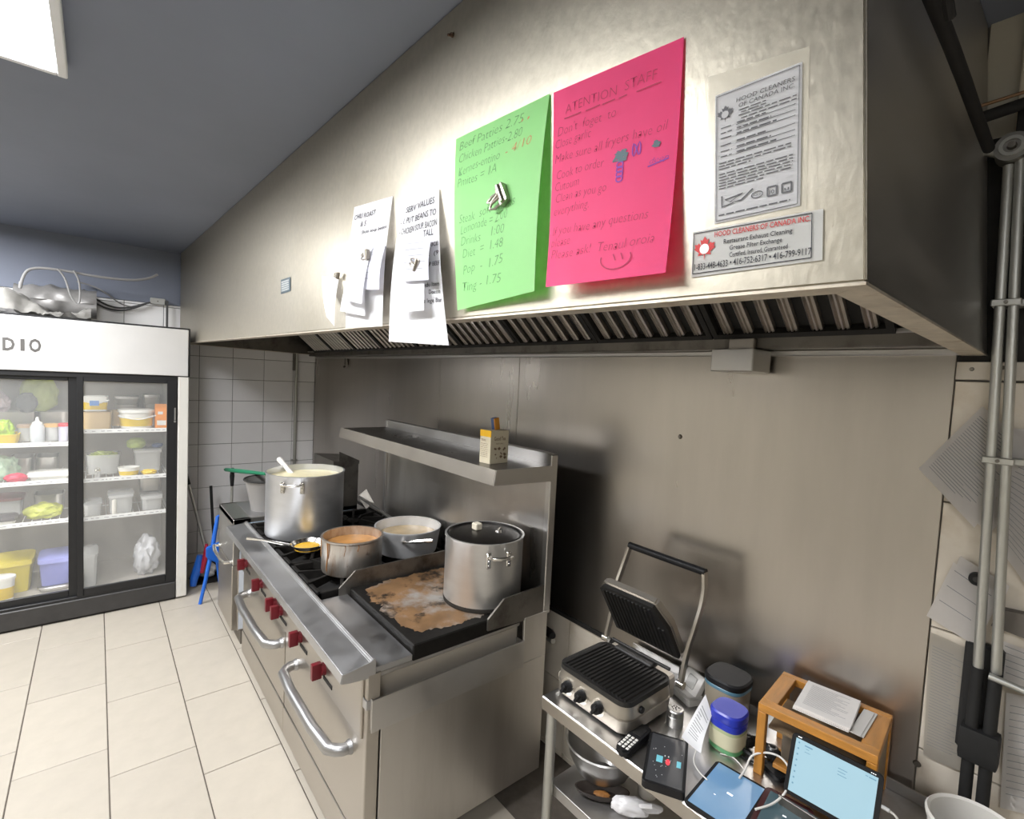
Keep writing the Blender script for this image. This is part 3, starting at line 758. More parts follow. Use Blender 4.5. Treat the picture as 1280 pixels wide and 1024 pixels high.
# burner bay
mb = MB(); mb.box((RX0 + .01, .697, .770), (GX0 - .003, RBY - .02, .782)); rp('drip_tray', mb, M_black_matte)
mb = MB(); mb.box((RX0, .697, .770), (RX0 + .010, RBY - .02, .822)); rp('bay_edge', mb, M_steel_dark)
cw = (GX0 - RX0 - .02) / 3; rowd = (1.435 - .702) / 2
gm = MB(); a = cw / 2 - .004; b = rowd / 2 - .004; h0, h1 = .802, .832
for lo, hi in (((-a, -b), (a, -b + .018)), ((-a, b - .018), (a, b)), ((-a, -b), (-a + .018, b)), ((a - .018, -b), (a, b))): gm.box((*lo, h0 - .012), (*hi, h1 - .008), .003)
for q in range(8):
    t_ = q * math.pi / 4 + math.pi / 8
    R = Matrix.Rotation(t_, 4, 'Z'); ln_ = min(a / max(abs(math.cos(t_)), .01), b / max(abs(math.sin(t_)), .01))
    gm.prism([(.055, -.007, h0), (ln_, -.007, h0 - .012), (ln_, -.007, h1), (.065, -.007, h1), (.045, -.007, h1 - .014)], (0, .014, 0), R)
me_gr = finish('burner_grate', gm, M_iron, 30)
bm_ = MB(); bm_.lathe([(0, .782), (.062, .782), (.062, .795), (.045, .803), (.045, .812), (.030, .816), (0, .816)], seg=24); me_bu = finish('burner', bm_, M_iron, 30)
inv = _roots[rng.name].inverted()
for i in range(3):
    for j in range(2):
        M_ = inv @ Matrix.Translation((RX0 + .012 + cw * (i + .5), .704 + rowd * (j + .5), 0))
        share('burner_grate', me_gr, rng, M_); share('burner', me_bu, rng, M_)
# griddle
M_grid_top = mat('griddle_top', (0.215, 0.122, 0.058), 0.5, 0.3, var=.35, vscale=9, rvar=.12,
                 stain=[((0.31, 0.30, 0.28), 5, .50, .66, .9), ((0.020, 0.016, 0.013), 7.5, .53, .62, .95)])
gr = MB(); gr.box((GX0 + .014, .834, .770), (GX1, RBY - .03, .829), .004); go = rp('griddle_plate', gr, M_steel_dark, label='thick griddle plate with blackened edges')
go.data.materials[0] = M_iron
gt = MB()
random.seed(11); gx0, gx1, gy0, gy1 = GX0 + .018, GX1 - .028, .846, RBY - .035
out = []
for k in range(220):
    t_ = 2 * math.pi * k / 220; c_, s_ = math.cos(t_), math.sin(t_); m_ = (abs(c_) ** 5 + abs(s_) ** 5) ** (-.2)
    r_ = 1 - .10 * abs(mnoise.noise(Vector((c_ * 3, s_ * 3, 4.0)))) - .09 * abs(mnoise.noise(Vector((c_ * 11, s_ * 11, 9.0)))) - .05 * abs(mnoise.noise(Vector((c_ * 34, s_ * 34, 2.0))))
    out.append(((gx0 + gx1) / 2 + c_ * m_ * r_ * (gx1 - gx0) / 2, (gy0 + gy1) / 2 + s_ * m_ * r_ * (gy1 - gy0) / 2))
gt.bm.faces.new([gt.bm.verts.new((x, y, .8298)) for x, y in out]); rp('griddle_surface', gt, M_grid_top, label='worn brown and grey cooking surface of the griddle', smooth=0)
def guard(x, y0, yk):
    g_ = MB(); g_.prism([(x, y0, .790), (x, RBY - .028, .775), (x, RBY - .028, .905), (x, yk, .898), (x, y0, .835)], (.008, 0, 0)); return g_
rp('splash_guard', guard(GX0 + .004, .79, .86), M_steel_dark)
rp('splash_guard', guard(RX1 - .010, 1.148, 1.225), M_steel_dark)
# grease trough along the right side
mb = MB(); zt, zb_ = .699, .588
mb.box((RX1 - .001, .682, zb_), (RX1 + .006, 1.336, zt), .0015)
mb.box((RX1 - .038, .690, zb_ + .040), (RX1, 1.330, zb_ + .046))
mb.box((RX1 - .075, .680, zb_ + .01), (RX1 + .004, .686, zt + .004), .001)
mb.box((RX1 - .038, 1.326, zb_ + .01), (RX1 + .004, 1.332, zt), .001)
rp('grease_trough', mb, M_steel)
mb = MB(); mb.box((RX1 - .044, .70, .59), (RX1 - .038, 1.33, .785)); rp('trough_back', mb, mat('trough_inside', (0.50, 0.46, 0.40), .45, .35))
mb = MB(); mb.box((RX1 - .038, .70, .752), (RX1 - .022, 1.33, .770), .003); rp('trough_flange', mb, M_steel)
mb = MB(); mb.box((RX1 - .058, .664, .668), (RX1 + .002, .684, .700), .002); rp('trough_lip', mb, M_steel_rail)
# backguard, shelf and its end post
mb = MB(); BX0 = -2.74
SX0 = at(428.8, 536, 1, 1.145).x; BX0 = at(478.5, 560, 1, 1.452).x
print('shelf left', SX0, 'guard left', BX0)
SX0 = BX0 = (SX0 + BX0) / 2
mb.box((BX0, 1.452, .790), (RX1 - .030, 1.464, 1.452), .002); rp('backguard', mb, mat('backguard_steel', (0.50, 0.48, 0.455), 0.34, 1.0, var=.08, vscale=3, stretch=(2, 1, .4), rvar=.08, stain=[((0.30, 0.26, 0.22), 3, .55, .8, .5, (3, 1, .5))]))
mb = MB(); mb.box((RX1 - .032, 1.440, .775), (RX1 - .002, 1.478, 1.452), .003); rp('shelf_post', mb, M_steel)
mb = MB(); mb.box((BX0, 1.440, .775), (BX0 + .028, 1.478, 1.452), .003); rp('shelf_post', mb, M_steel)
mb = MB(); mb.box((SX0, 1.150, 1.398), (RX1 - .006, 1.452, 1.408)); sh_ = rp('shelf', mb, mat('shelf_top_steel', (0.22, 0.21, 0.20), 0.35, 1.0, var=.12, vscale=5, rvar=.1))
mb = MB(); mb.prism([(SX0 - .004, 1.150, 1.411), (SX0 - .004, 1.140, 1.352), (SX0 - .004, 1.146, 1.352), (SX0 - .004, 1.156, 1.408)], (RX1 - SX0, 0, 0)); rp('shelf_lip', mb, M_steel_warm)
mb = MB(); mb.prism([(RX1 - .008, 1.142, 1.352), (RX1 - .008, 1.442, 1.342), (RX1 - .008, 1.442, 1.408), (RX1 - .008, 1.152, 1.410)], (.008, 0, 0)); rp('shelf_lip', mb, M_steel)
mb = MB(); mb.box((SX0, 1.446, 1.404), (RX1 - .03, 1.476, 1.456), .002); rp('shelf_back_rib', mb, M_steel)
# ------------------------------------------------------------------ pots and pans on the range
M_alu = mat('aluminium_pot', (0.60, 0.61, 0.63), 0.38, 0.85, var=.06, vscale=10, stretch=(1, 1, 3), rvar=.07)
M_alu_in = mat('aluminium_inside', (0.74, 0.72, 0.66), 0.45, 0.6, var=.05, vscale=10)
M_alu_dirty = mat('stained_aluminium', (0.62, 0.58, 0.53), 0.36, 0.9, var=.08, vscale=10, stain=[((0.30, 0.15, 0.05), 7, .50, .68, .85, (1.6, 1.6, .45)), ((0.05, .03, .02), 16, .62, .74, .8)])
M_burnt = mat('burnt_black', (0.02, 0.017, 0.014), 0.6, .3, var=.3, vscale=40)
def pot_body(mb, r, h, t=.004, taper=0.0, rim=.004):
    r0 = r - taper
    mb.lathe([(0, 0), (r0 - .012, 0), (r0 - .003, .004), (r0, .012), (r, h - .012), (r + rim, h - .006), (r + rim, h), (r - t, h), (r - t, h - .012), (r0 - t, .014), (r0 - t - .010, .006), (0, .006)], seg=56)
def loop_handle(mb, r, z, ang, w=.085, out=.045, rad=.0065, drop=.0):
    """a bent rod handle fixed by two straps on the wall of a pot at angle ang"""
    R = Matrix.Rotation(ang, 4, 'Z')
    mb.tube([R @ Vector(p) for p in [(r + .002, -w / 2, z - .012), (r + .012, -w / 2, z), (r + out, -w / 2 + .006, z + drop), (r + out, w / 2 - .006, z + drop), (r + .012, w / 2, z), (r + .002, w / 2, z - .012)]], rad, 10, smooth=1)
def strap(mb, r, z, ang, w, s_):
    R = Matrix.Rotation(ang, 4, 'Z')
    mb.box((r - .001, s_ * w / 2 - .011, z - .052), (r + .006, s_ * w / 2 + .011, z + .010), .004, R)
    for dz in (-.040, -.022): mb.cyl(R @ Vector((r + .005, s_ * w / 2, z + dz)), R @ Vector((r + .009, s_ * w / 2, z + dz)), .0045, .003, 10)
def soup(name, r, z, m, root, label=None):
    mb = MB(); mb.lathe([(0, 0), (r * .5, .001), (r, 0), (r, -.01), (0, -.01)], (0, 0, z), seg=40); return obj(name, mb, m, root, label=label)
ZG = 0.832
# tall stock pot
t = thing('stock_pot', 'tall aluminium stock pot of pale soup at the far end of the range', 'pot', (-2.89, .915, ZG))
mb = MB(); pot_body(mb, .206, .352); obj('pot_wall', mb, M_alu, t)
for k_, (ang, zz) in enumerate(((-.62, .315), (math.pi - .62, .315))):
    mb = MB(); loop_handle(mb, .206, zz, ang, .10, .05); h_ = obj('handle', mb, M_chrome, t)
    for q_ in (-1, 1): mb = MB(); strap(mb, .206, zz, ang, .10, q_); obj('handle_strap', mb, M_chrome, h_)
soup('soup', .200, .318, mat('cream_soup', (0.78, 0.70, 0.45), 0.35, var=.12, vscale=14, bump=.2, bscale=30), t, 'pale creamy soup')
# paddle standing in it
p0 = at(351, 575, 2, 1.20); t = thing('stirring_spoon', 'pale plastic stirring spoon handle sticking out of the stock pot', 'spoon', (-2.93, .86, 1.12))
mb = MB(); tip = at(349, 574, 1, .84); mb.tube([(-2.86, .92, 1.06), tip.lerp(Vector((-2.86, .92, 1.06)), .3), tip], .014, 12, rs=[.013, .014, .016]); obj('handle', mb, mat('pale_plastic', (0.80, 0.76, 0.70), .4), t, True)
mb = MB(); mb.lathe([(0, -.07), (.035, -.055), (.045, 0), (.03, .045), (0, .055)], (-2.86, .92, 1.03), 20, 1, .3); obj('bowl', mb, M_white, t, True)
# strainer with a green handle lying across the pot and the fryer
g0, g1 = at(281, 587, 1, .80), at(327, 592, 1, .84); tt = thing('skimmer', 'skimmer with a flat green plastic handle poking out left of the stock pot', 'kitchen tool', tuple(g1))
mb = MB(); d = (g1 - g0); mb.tube([g0, g0 + d * .04, g0 + d * .5, g1 + d * .1], .012, 10, rs=[.008, .015, .016, .010]); obj('handle', mb, mat('green_plastic', (0.015, 0.20, 0.10), .35), tt, True)
mb = MB(); mb.tube([g1, g1 + d * .35 + Vector((0, 0, -.06))], .004, 8); obj('shaft', mb, M_chrome, tt, True)
# stained sauce pot
t = thing('stained_pot', 'aluminium pot streaked with brown sauce at the front of the burners', 'pot', (-2.226, .925, ZG))
mb = MB(); pot_body(mb, .136, .160, rim=.005); obj('pot_wall', mb, M_alu_dirty, t)
mb = MB(); mb.cyl((-.136 * math.cos(.9), -.136 * math.sin(.9), .10), (-.15 * math.cos(.9), -.15 * math.sin(.9), .10), .010, .009, 12); obj('rivet', mb, M_chrome, t)
soup('gravy', .131, .118, mat('brown_gravy', (0.42, 0.20, 0.06), 0.3, var=.25, vscale=18, stain=[((0.06, .03, .015), 20, .62, .7, .8)]), t, 'thick orange-brown gravy')
mb = MB(); random.seed(5)
for k, a in enumerate((-2.55, -1.95, -1.28, -1.20, -.62, -.2)):      # dried drips down the outside
    l = (.04, .09, .13, .07, .05, .03)[k]; w = (.002, .0035, .004, .0025, .002, .003)[k]
    P_ = [Vector(((.1372) * math.cos(a + .02 * math.sin(i)), (.1372) * math.sin(a + .02 * math.sin(i)), .152 - l * i / 5)) for i in range(6)]
    mb.tube(P_, w * .6, 6, rs=[w, w * .8, w * .6, w * .6, w * .7, w * .5])
obj('dried_drips', mb, mat('dried_sauce', (0.28, 0.13, 0.04), .5, var=.3, vscale=30), t, kind='stuff')
# small frying pan behind/left of it
t = thing('small_frying_pan', 'small steel frying pan with yellow oil in front of the stock pot', 'pan', (-2.575, .835, ZG))
mb = MB(); mb.lathe([(0, 0), (.058, 0), (.082, .035), (.085, .035), (.082, .032), (.058, .004), (0, .004)], seg=40); obj('pan_body', mb, M_chrome, t)
soup('oil', .066, .018, mat('yellow_oil', (0.62, 0.36, 0.03), .15), t, 'yellow cooking oil')
mb = MB(); mb.tube([(-.02, -.08, .030), (-.14, -.185, .042), (-.22, -.235, .036)], .007, 8, rs=[.009, .006, .009]); obj('handle', mb, M_chrome, t)
# wide pot with a long handle
t = thing('saucepan', 'wide aluminium saucepan with a long steel handle behind the sauce streaked pot', 'pot', (-2.315, 1.262, ZG))
mb = MB(); pot_body(mb, .168, .132, taper=.016); obj('pot_wall', mb, mat('clean_aluminium', (0.74, 0.74, 0.75), .38, .65, var=.05, vscale=8, rvar=.06), t)
soup('broth', .155, .085, mat('murky_broth', (0.40, 0.30, 0.17), .3, var=.2, vscale=15), t, 'murky brown broth')
mb = MB(); R = Matrix.Rotation(-.45, 4, 'Z'); a_ = R @ Vector((.205, 0, .106)); mb.tube([R @ Vector(p_) for p_ in [(.160, -.032, .092), (.190, -.026, .104), (.210, 0, .108), (.190, .026, .104), (.160, .032, .092)]], .006, 8, smooth=1); mb.tube([a_, a_ + Vector((.035, .03, .010)), a_ + Vector((.075, .085, .016))], .009, 8, rs=[.008, .010, .011]); obj('handle', mb, M_chrome, t)
# spatula leaning over the burners behind
a0, a1 = at(449, 621, 1, 1.42), at(489, 648, 1, 1.36); t = thing('spatula', 'steel spatula lying over the back burners by the saucepan', 'kitchen tool', tuple(a1))
mb = MB(); mb.tube([a0, a0.lerp(a1, .5), a1, a1 + (a1 - a0) * .3], .009, 8); obj('handle', mb, M_steel, t, True)
mb = MB(); b0, b1 = at(452, 615, 1, 1.44), at(474, 634, 1, 1.44); mb.slab([a0 + Vector((-.02, .0, .0)), a0 + Vector((.12, 0, -.06)), a0 + Vector((.13, .05, -.02)), a0 + Vector((.0, .05, .05))], .004); obj('blade', mb, M_steel_dark, t, True)
# covered pot on the griddle
t = thing('covered_pot', 'tall aluminium pot with a black lid standing on the griddle', 'pot', (-1.642, 1.258, .831))
mb = MB(); pot_body(mb, .163, .276); obj('pot_wall', mb, mat('covered_pot_aluminium', (0.60, 0.59, 0.57), .38, .8, var=.05, vscale=8, stretch=(1, 1, 3), rvar=.06), t)
mb = MB(); mb.lathe([(.150, 0), (.1645, .001), (.1645, .014), (.160, .022), (.150, .0)], seg=56); obj('burnt_base', mb, M_burnt, t, label='scorched black ring around the base')
lid = MB(); lid.lathe([(.1585, .262), (.1585, .272), (.152, .277), (.146, .270), (.10, .278), (0, .282), (0, .276), (.15, .262), (.1585, .262)], seg=56); lo = obj('lid', lid, mat('black_lid', (0.035, 0.032, 0.03), .3, .7, var=.3, vscale=20), t, label='greasy black lid')
mb = MB(); mb.box((-.055, -.032, .280), (-.018, .000, .309), .004); obj('lid_knob', mb, mat('bone_knob', (0.62, 0.57, 0.46), .45), lo)
mb = MB(); mb.cyl((.035, .045, .278), (.035, .045, .287), .016, .012, 14); mb.cyl((.035, .045, .287), (.045, .05, .299), .007, .005, 10); obj('lid_bolt', mb, M_chrome, lo)
for ang in (-.28, math.pi - .28):
    mb = MB(); loop_handle(mb, .163, .235, ang, .085, .052, .0075); h_ = obj('handle', mb, M_chrome, t)
    for q_ in (-1, 1): mb = MB(); strap(mb, .163, .235, ang, .085, q_); obj('handle_strap', mb, M_chrome, h_)

# ------------------------------------------------------------------ tea box on the shelf
b0 = at(615, 577, 2, 1.409)
t = thing('tea_box', 'cream and yellow cardboard tea box standing on the overshelf', 'box', (-1.612, 1.262, 1.4085), .06)
mb = MB(); w, d_, h = .098, .066, .135
# long faces look towards +x, narrow faces towards -y
mb.box((-d_ / 2, -w / 2, 0), (d_ / 2, w / 2, h), .001); obj('carton', mb, mat('cream_carton', (0.60, 0.54, 0.40), .6, var=.06, vscale=30), t)
mb = MB(); mb.box((-d_ / 2 - .0006, -w / 2 - .0006, h - .026), (d_ / 2 + .0006, -w / 2 + .002, h + .0004)); obj('yellow_band', mb, mat('yellow_print', (0.80, 0.45, 0.01), .55), t)
mb = MB(); sfa = lambda a, b: Vector((-d_ / 2 + a, -w / 2 - .0008, h - b)); write(mb, 'TEAS', sfa, .006, .044, .008, .030, .01)
for k in range(8): words(mb, sfa, .006, .05, .055 + .0075 * k, .0016, k)
sfb = lambda a, b: Vector((d_ / 2 + .0008, -w / 2 + a, h - b)); write(mb, 'Good Tea', sfb, .018, .04, .016, .062, .012); write(mb, 'NATURAL', sfb, .03, .056, .006, .04, .004)
random.seed(4)
for k in range(16):
    cx, cy = random.uniform(.012, .086), random.uniform(.07, .122); leaf(mb, sfb, cx, cy, random.uniform(.003, .009))
obj('print', mb, mat('brown_print', (0.16, 0.10, 0.06), .7), t, smooth=0)
t2 = thing('sachet_pack', 'small blue and orange packet standing on top of the tea box', 'packet', (-1.612, 1.268, 1.5437), .06)
mb = MB(); Rt = Matrix.Rotation(.18, 4, 'X'); mb.box((-.014, -.012, 0.0), (.004, .014, .050), .001, Rt); obj('blue_side', mb, mat('blue_pack', (0.05, 0.09, 0.22), .5), t2)
mb = MB(); mb.box((.0042, -.012, 0.0), (.010, .014, .050), .001, Rt); obj('orange_side', mb, mat('orange_pack', (0.62, 0.26, 0.03), .5), t2)

# ------------------------------------------------------------------ fryer left of the range
FX0, FX1, FY0, FY1, FZ = -3.86, -3.40, .650, 1.44, .805
t = thing('deep_fryer', 'narrow steel deep fryer between the tiled wall and the range', 'fryer', ((FX0 + FX1) / 2, 1.05, 0))
def fp(n, mb, m, **k): return obj(n, mb, m, t, True, **k)
mb = MB(); mb.box((FX0, FY0 + .03, .09), (FX1, FY1, FZ - .03), .003); fp('cabinet', mb, M_steel_warm)
mb = MB(); mb.box((FX0, FY0, .09), (FX1 - .02, FY0 + .032, .505), .004); dr = fp('door', mb, M_steel_warm)
mb = MB(); mb.box((FX0, FY0, .515), (FX1, FY0 + .04, FZ), .004); fp('front_panel', mb, M_steel)
mb = MB(); z = .525; mb.tube([(FX0 + .03, FY0, z), (FX0 + .03, FY0 - .045, z), (FX1 - .05, FY0 - .045, z), (FX1 - .05, FY0, z)], .010, 10, smooth=1); obj('door_handle', mb, M_chrome, dr)
mb = MB(); mb.box((FX1 - .001, FY0 + .036, .10), (FX1 + .002, FY1 - .02, .60)); fp('film_panel', mb, mat('pale_blue_film', (0.60, 0.64, 0.70), .35), label='pale blue protective film on the side')
mb = MB(); mb.box((FX1 - .001, FY0 + .08, FZ - .065), (FX1 + .003, FY1 - .02, FZ - .03)); fp('film_strip', mb, mat('blue_film', (0.42, 0.56, 0.68), .35), label='light blue film strip')
mb = MB()      # rim of the frying tank
for lo, hi in (((FX0, FY0, FZ - .035), (FX0 + .03, FY1, FZ)), ((FX1 - .03, FY0, FZ - .035), (FX1, FY1, FZ)), ((FX0, FY0, FZ - .035), (FX1, FY0 + .10, FZ)), ((FX0, FY1 - .25, FZ - .035), (FX1, FY1, FZ))): mb.box(lo, hi, .003)
fp('tank_rim', mb, M_steel)
mb = MB(); mb.box((FX0 + .03, FY0 + .10, FZ - .012), (FX1 - .03, FY1 - .25, FZ - .003), .002); fp('tank_cover', mb, M_steel_rail)
mb = MB(); mb.box((FX0, FY0 + .05, .0), (FX1, FY1 - .05, .09)); fp('plinth', mb, M_steel_dark)
# flue riser
mb = MB(); mb.prism([(FX1 - .002, 1.26, FZ - .005), (FX1 - .002, FY1, FZ - .005), (FX1 - .002, FY1, 1.115), (FX1 - .002, 1.26, 1.13)], (-.40, 0, 0)); fp('flue_riser', mb, M_steel_dark)
mb = MB(); mb.prism([(FX1, 1.30, 1.10), (FX1, FY1 + .005, 1.10), (FX1, FY1 + .005, 1.125), (FX1, 1.30, 1.195)], (-.006, 0, 0)); fp('flue_wing', mb, M_steel_dark)
# grey bucket standing on the fryer
c = at(345, 595, 1, 1.02)
t = thing('grey_bucket', 'grey plastic bucket standing on the fryer behind the stock pot', 'bucket', (-3.60, .885, FZ - .003))
mb = MB(); mb.lathe([(0, 0), (.092, 0), (.130, .195), (.138, .195), (.138, .205), (.126, .205), (.089, .012), (0, .012)], seg=36); obj('bucket_body', mb, mat('grey_bucket_plastic', (0.22, 0.21, 0.20), .5), t)
mb = MB(); mb.tube([(.136 * math.cos(a), .136 * math.sin(a), .205) for a in [i * math.pi / 16 for i in range(32)]], .007, 8, closed=True); obj('rim', mb, M_black_matte, t)
# probe with black grip standing in the fryer
q0 = at(290, 655, 1, .83); q1 = at(291, 588, 1, .83)
q0 = at(290, 605, 1, .83)
t = thing('broom_handle', 'thin grey stick with a black grip standing behind the fryer', 'stick', (q0.x, q0.y, 0))
mb = MB(); mb.cyl((q0.x, q0.y, 0), (q0.x, q0.y, .83), .010, seg=10); obj('rod', mb, M_galv, t, True)
mb = MB(); mb.tube([(q0.x, q0.y, .80), (q0.x, q0.y, .88), (q0.x + .01, q0.y, .945)], .015, 10, rs=[.012, .017, .012]); obj('grip', mb, M_black, t, True)
# ------------------------------------------------------------------ glass door fridge
FRX = -4.331; FRB = -4.98; FL, FRR = -.795, .452; FRT = 2.006
M_fr_black = mat('fridge_black_frame', (0.018, 0.018, 0.019), .38, .2, var=.1, vscale=20)
M_fr_grey = mat('fridge_kick_grey', (0.055, 0.053, 0.052), .5, .3, var=.15, vscale=10)
M_fr_in = mat('fridge_lining', (0.44, 0.405, 0.36), .5, var=.05, vscale=4)
M_fr_white = mat('fridge_white_panel', (0.60, 0.59, 0.575), .5, var=.04, vscale=3)
M_glass = mat('door_glass', (0.95, 0.97, 0.96), .04, alpha=.09, spec=.5)
fr = thing('glass_door_fridge', 'black two door glass fridge with a white header against the tiled wall', 'fridge', (-4.65, -.15, 0))
def fq(n, mb, m, **k): return obj(n, mb, m, fr, True, **k)
mb = MB(); mb.box((FRB - .03, FL, .10), (FRB, FRR, FRT)); fq('back_lining', mb, M_fr_in)
mb = MB(); mb.box((FRB, FL, .10), (FRX - .05, FL + .04, FRT)); fq('side_wall', mb, M_fr_in)
mb = MB(); mb.box((FRB, FRR - .035, .10), (FRX - .05, FRR, FRT)); fq('side_wall', mb, M_fr_in)
mb = MB(); mb.box((FRB, FL, .10), (FRX - .05, FRR, .165)); fq('inner_floor', mb, M_fr_in)
mb = MB(); mb.box((FRB, FL, 1.66), (FRX - .05, FRR, FRT - .004)); fq('top_housing', mb, M_fr_black)
mb = MB(); mb.box((FRB, FRR + .004, 0.012), (FRX - .004, .522, 1.655), .004); fq('side_filler', mb, mat('side_filler_white', (0.70, 0.68, 0.63), .55, stain=[((0.45, 0.38, 0.27), 8, .55, .8, .6, (1, 1, .3))]), label='worn white filler panel beside the doors')
mb = MB(); mb.box((FRB, FL, .0), (FRX - .015, FRR, .10)); fq('plinth', mb, M_black_matte)
mb = MB(); mb.box((FRX - .03, FL, .012), (FRX, FRR, .135), .006); fq('kick_plate', mb, M_fr_grey)
# header with lettering
mb = MB(); mb.box((FRX - .045, FL - .01, 1.655), (FRX - .004, .528, 2.010), .004); fq('header_frame', mb, M_fr_black)
mb = MB(); mb.box((FRX - .02, FL, 1.662), (FRX + .002, .516, 1.998), .003); hd = fq('header_panel', mb, M_fr_white)
mb = MB(); sfh = lambda a, b: Vector((FRX + .0032, a, 1.782 - b)); w0 = at(3, 431, 0, FRX).y; w1 = at(50, 431, 0, FRX).y
write(mb, 'D', sfh, w0, 0, .078, .054, .034); write(mb, 'I', sfh, w0 + .078, 0, .078, .019, .0); write(mb, 'O', sfh, w0 + .116, 0, .080, .056, .034)
obj('lettering', mb, mat('header_lettering', (0.09, 0.085, 0.08), .6), hd, smooth=0)
# frame around the doors
mb = MB()
for lo, hi in (((FL, 1.628), (FRR, 1.655)), ((FL, .135), (FRR, .155)), ((FRR - .022, .15), (FRR, 1.63)), ((FL, .15), (FL + .022, 1.63))): mb.box((FRX - .05, lo[0], lo[1]), (FRX - .006, hi[0], hi[1]), .003)
fq('door_surround', mb, M_fr_black)
def slide_door(ya, yb, x, wl, wr):
    mb = MB(); z0, z1 = .150, 1.635
    mb.box((x - .022, ya, z0), (x, ya + wl, z1), .003); mb.box((x - .022, yb - wr, z0), (x, yb, z1), .003)
    mb.box((x - .022, ya + wl, z0), (x, yb - wr, z0 + .052), .003); mb.box((x - .022, ya + wl, z1 - .030), (x, yb - wr, z1), .003)
    d = fq('sliding_door', mb, M_fr_black)
    mb = MB(); mb.box((x - .013, ya + wl, z0 + .052), (x - .009, yb - wr, z1 - .030)); obj('pane', mb, M_glass, d)
    return d
slide_door(-.100, FRR - .002, FRX - .004, .034, .060)
slide_door(FL + .02, -.095, FRX - .028, .05, .048)
mb = MB(); mb.cyl((FRX - .004, FRR - .014, 1.33), (FRX + .002, FRR - .014, 1.33), .007, seg=12); mb.box((FRX - .006, FRR - .018, 1.34), (FRX, FRR - .010, 1.43)); fq('lock', mb, M_steel)
# wire shelves with white price strips
SH_R, SH_L = (1.270, .932, .665), (1.190, .940, .672)
M_wire = mat('white_wire', (0.70, 0.70, 0.69), .4)
for zs, ya, yb in ((SH_R, -.115, FRR - .04), (SH_L, FL + .045, -.125)):
    for z in zs:
        mb = MB(); mb.box((FRB + .01, ya, z - .006), (FRX - .095, ya + .008, z)); mb.box((FRB + .01, yb - .008, z - .006), (FRX - .095, yb, z))
        for k in range(14):
            y = ya + (yb - ya) * (k + .5) / 14; mb.cyl((FRB + .01, y, z - .003), (FRX - .095, y, z - .003), .0025, seg=6)
        mb.cyl((FRB + .2, ya, z - .006), (FRB + .2, yb, z - .006), .003, seg=6)
        s_ = fq('wire_shelf', mb, M_wire)
        mb = MB(); mb.box((FRX - .094, ya, z - .022), (FRX - .086, yb, z + .006), .001); ps = obj('price_strip', mb, M_white, s_)
        mb = MB(); random.seed(int(z * 1000))
        y = ya + .02
        while y < yb - .03:
            w = random.uniform(.008, .03); mb.box((FRX - .0862, y, z - .010), (FRX - .0855, y + w, z - .006)); y += w + random.uniform(.01, .03)
        obj('price_tag', mb, M_ink_grey, s_, kind='stuff')
# fluorescent tubes inside, behind the header and in the door post
M_tube = mat('fridge_tube', (.9, .9, .9), .5, emit=((1.0, .98, .94), 6.0))
for a_, b_ in (((FRX - .075, -.112, .30), (FRX - .075, -.112, 1.60)), ((FRX - .09, FL + .06, 1.640), (FRX - .09, FRR - .06, 1.640))):
    mb = MB(); mb.cyl(a_, b_, .010, seg=12); fq('light_tube', mb, M_tube)

# ---- what stands in it
def spot(u, v, z, x=-4.52):
    """point on shelf height z under pixel (u, v) at depth x"""
    p = at(u, v, 0, x); return Vector((x, p.y, z))
def P_(name, col, rough=.45, **k): return mat(name, col, rough, **k)
M_clear = mat('clear_tub', (0.72, 0.72, 0.70), .15, alpha=.45)
M_steelpan = mat('steam_pan_steel', (0.55, 0.53, 0.50), .3, .9)
def tub(name, label, cat, u, z, w, d, h, m, lidm=None, taper=.85, power=5, x=-4.56, bandm=None, lidh=.016, grp=None, handle=False, content=None):
    p = spot(u, 600, z, x); t = thing(name, label, cat, (p.x, p.y, z + .001), 0, grp)
    mb = MB(); r = .5
    mb.lathe([(0, 0), (r * taper, 0), (r, h), (r * 1.03, h), (r * 1.03, h + .004), (r * .94, h + .004), (r * taper * .94, .006), (0, .006)], seg=32, sx=d, sy=w, power=power); obj('tub_body', mb, m, t)
    if lidm:
        mb = MB(); mb.lathe([(0, h + .005), (r * 1.04, h + .005), (r * 1.06, h - lidh * .4), (r * 1.08, h - lidh * .4), (r * 1.06, h + lidh * .7), (r * .9, h + lidh), (0, h + lidh)], seg=32, sx=d, sy=w, power=power); obj('lid', mb, lidm, t)
    if bandm:
        mb = MB(); mb.lathe([(r * (taper + (1 - taper) * .12) * 1.012, h * .12), (r * (taper + (1 - taper) * .62) * 1.012, h * .62)], seg=32, sx=d, sy=w, power=power); obj('print_band', mb, bandm, t)
    if handle:
        mb = MB(); mb.tube([(.53 * d, -.53 * w, h * .8), (.60 * d, -.25 * w, h * .62), (.62 * d, .1 * w, h * .55), (.53 * d, .53 * w, h * .8)], .004, 8, smooth=1); obj('handle', mb, M_wire, t)
    if content:
        mb = MB(); mb.blob((0, 0, h * .9), (d * .40, w * .40, .03), seed=u, amp=.5, freq=4, sub=3); obj('contents', mb, content, t)
    return t
def bag(name, label, cat, u, z, rad, m, seed, x=-4.55, flat=.75, amp=.3, freq=2.6, dz=0):
    p = spot(u, 600, z, x); mb = MB(); mb.blob((p.x, p.y, z + rad[2] * flat + .001 + dz), rad, seed, amp, freq, 4, flat); return tag(obj(name, mb, m, smooth=50), label, cat)
zr1, zr2, zr3 = SH_R; zl1, zl2, zl3 = SH_L; zf = .166
Y_ = P_('yellow_label', (0.72, 0.50, 0.01)); Wt = P_('tub_white', (0.78, 0.77, 0.72)); Tan = P_('tan_plastic', (0.58, 0.42, 0.22)); Gr = P_('tub_green_lid', (0.10, 0.28, 0.12))
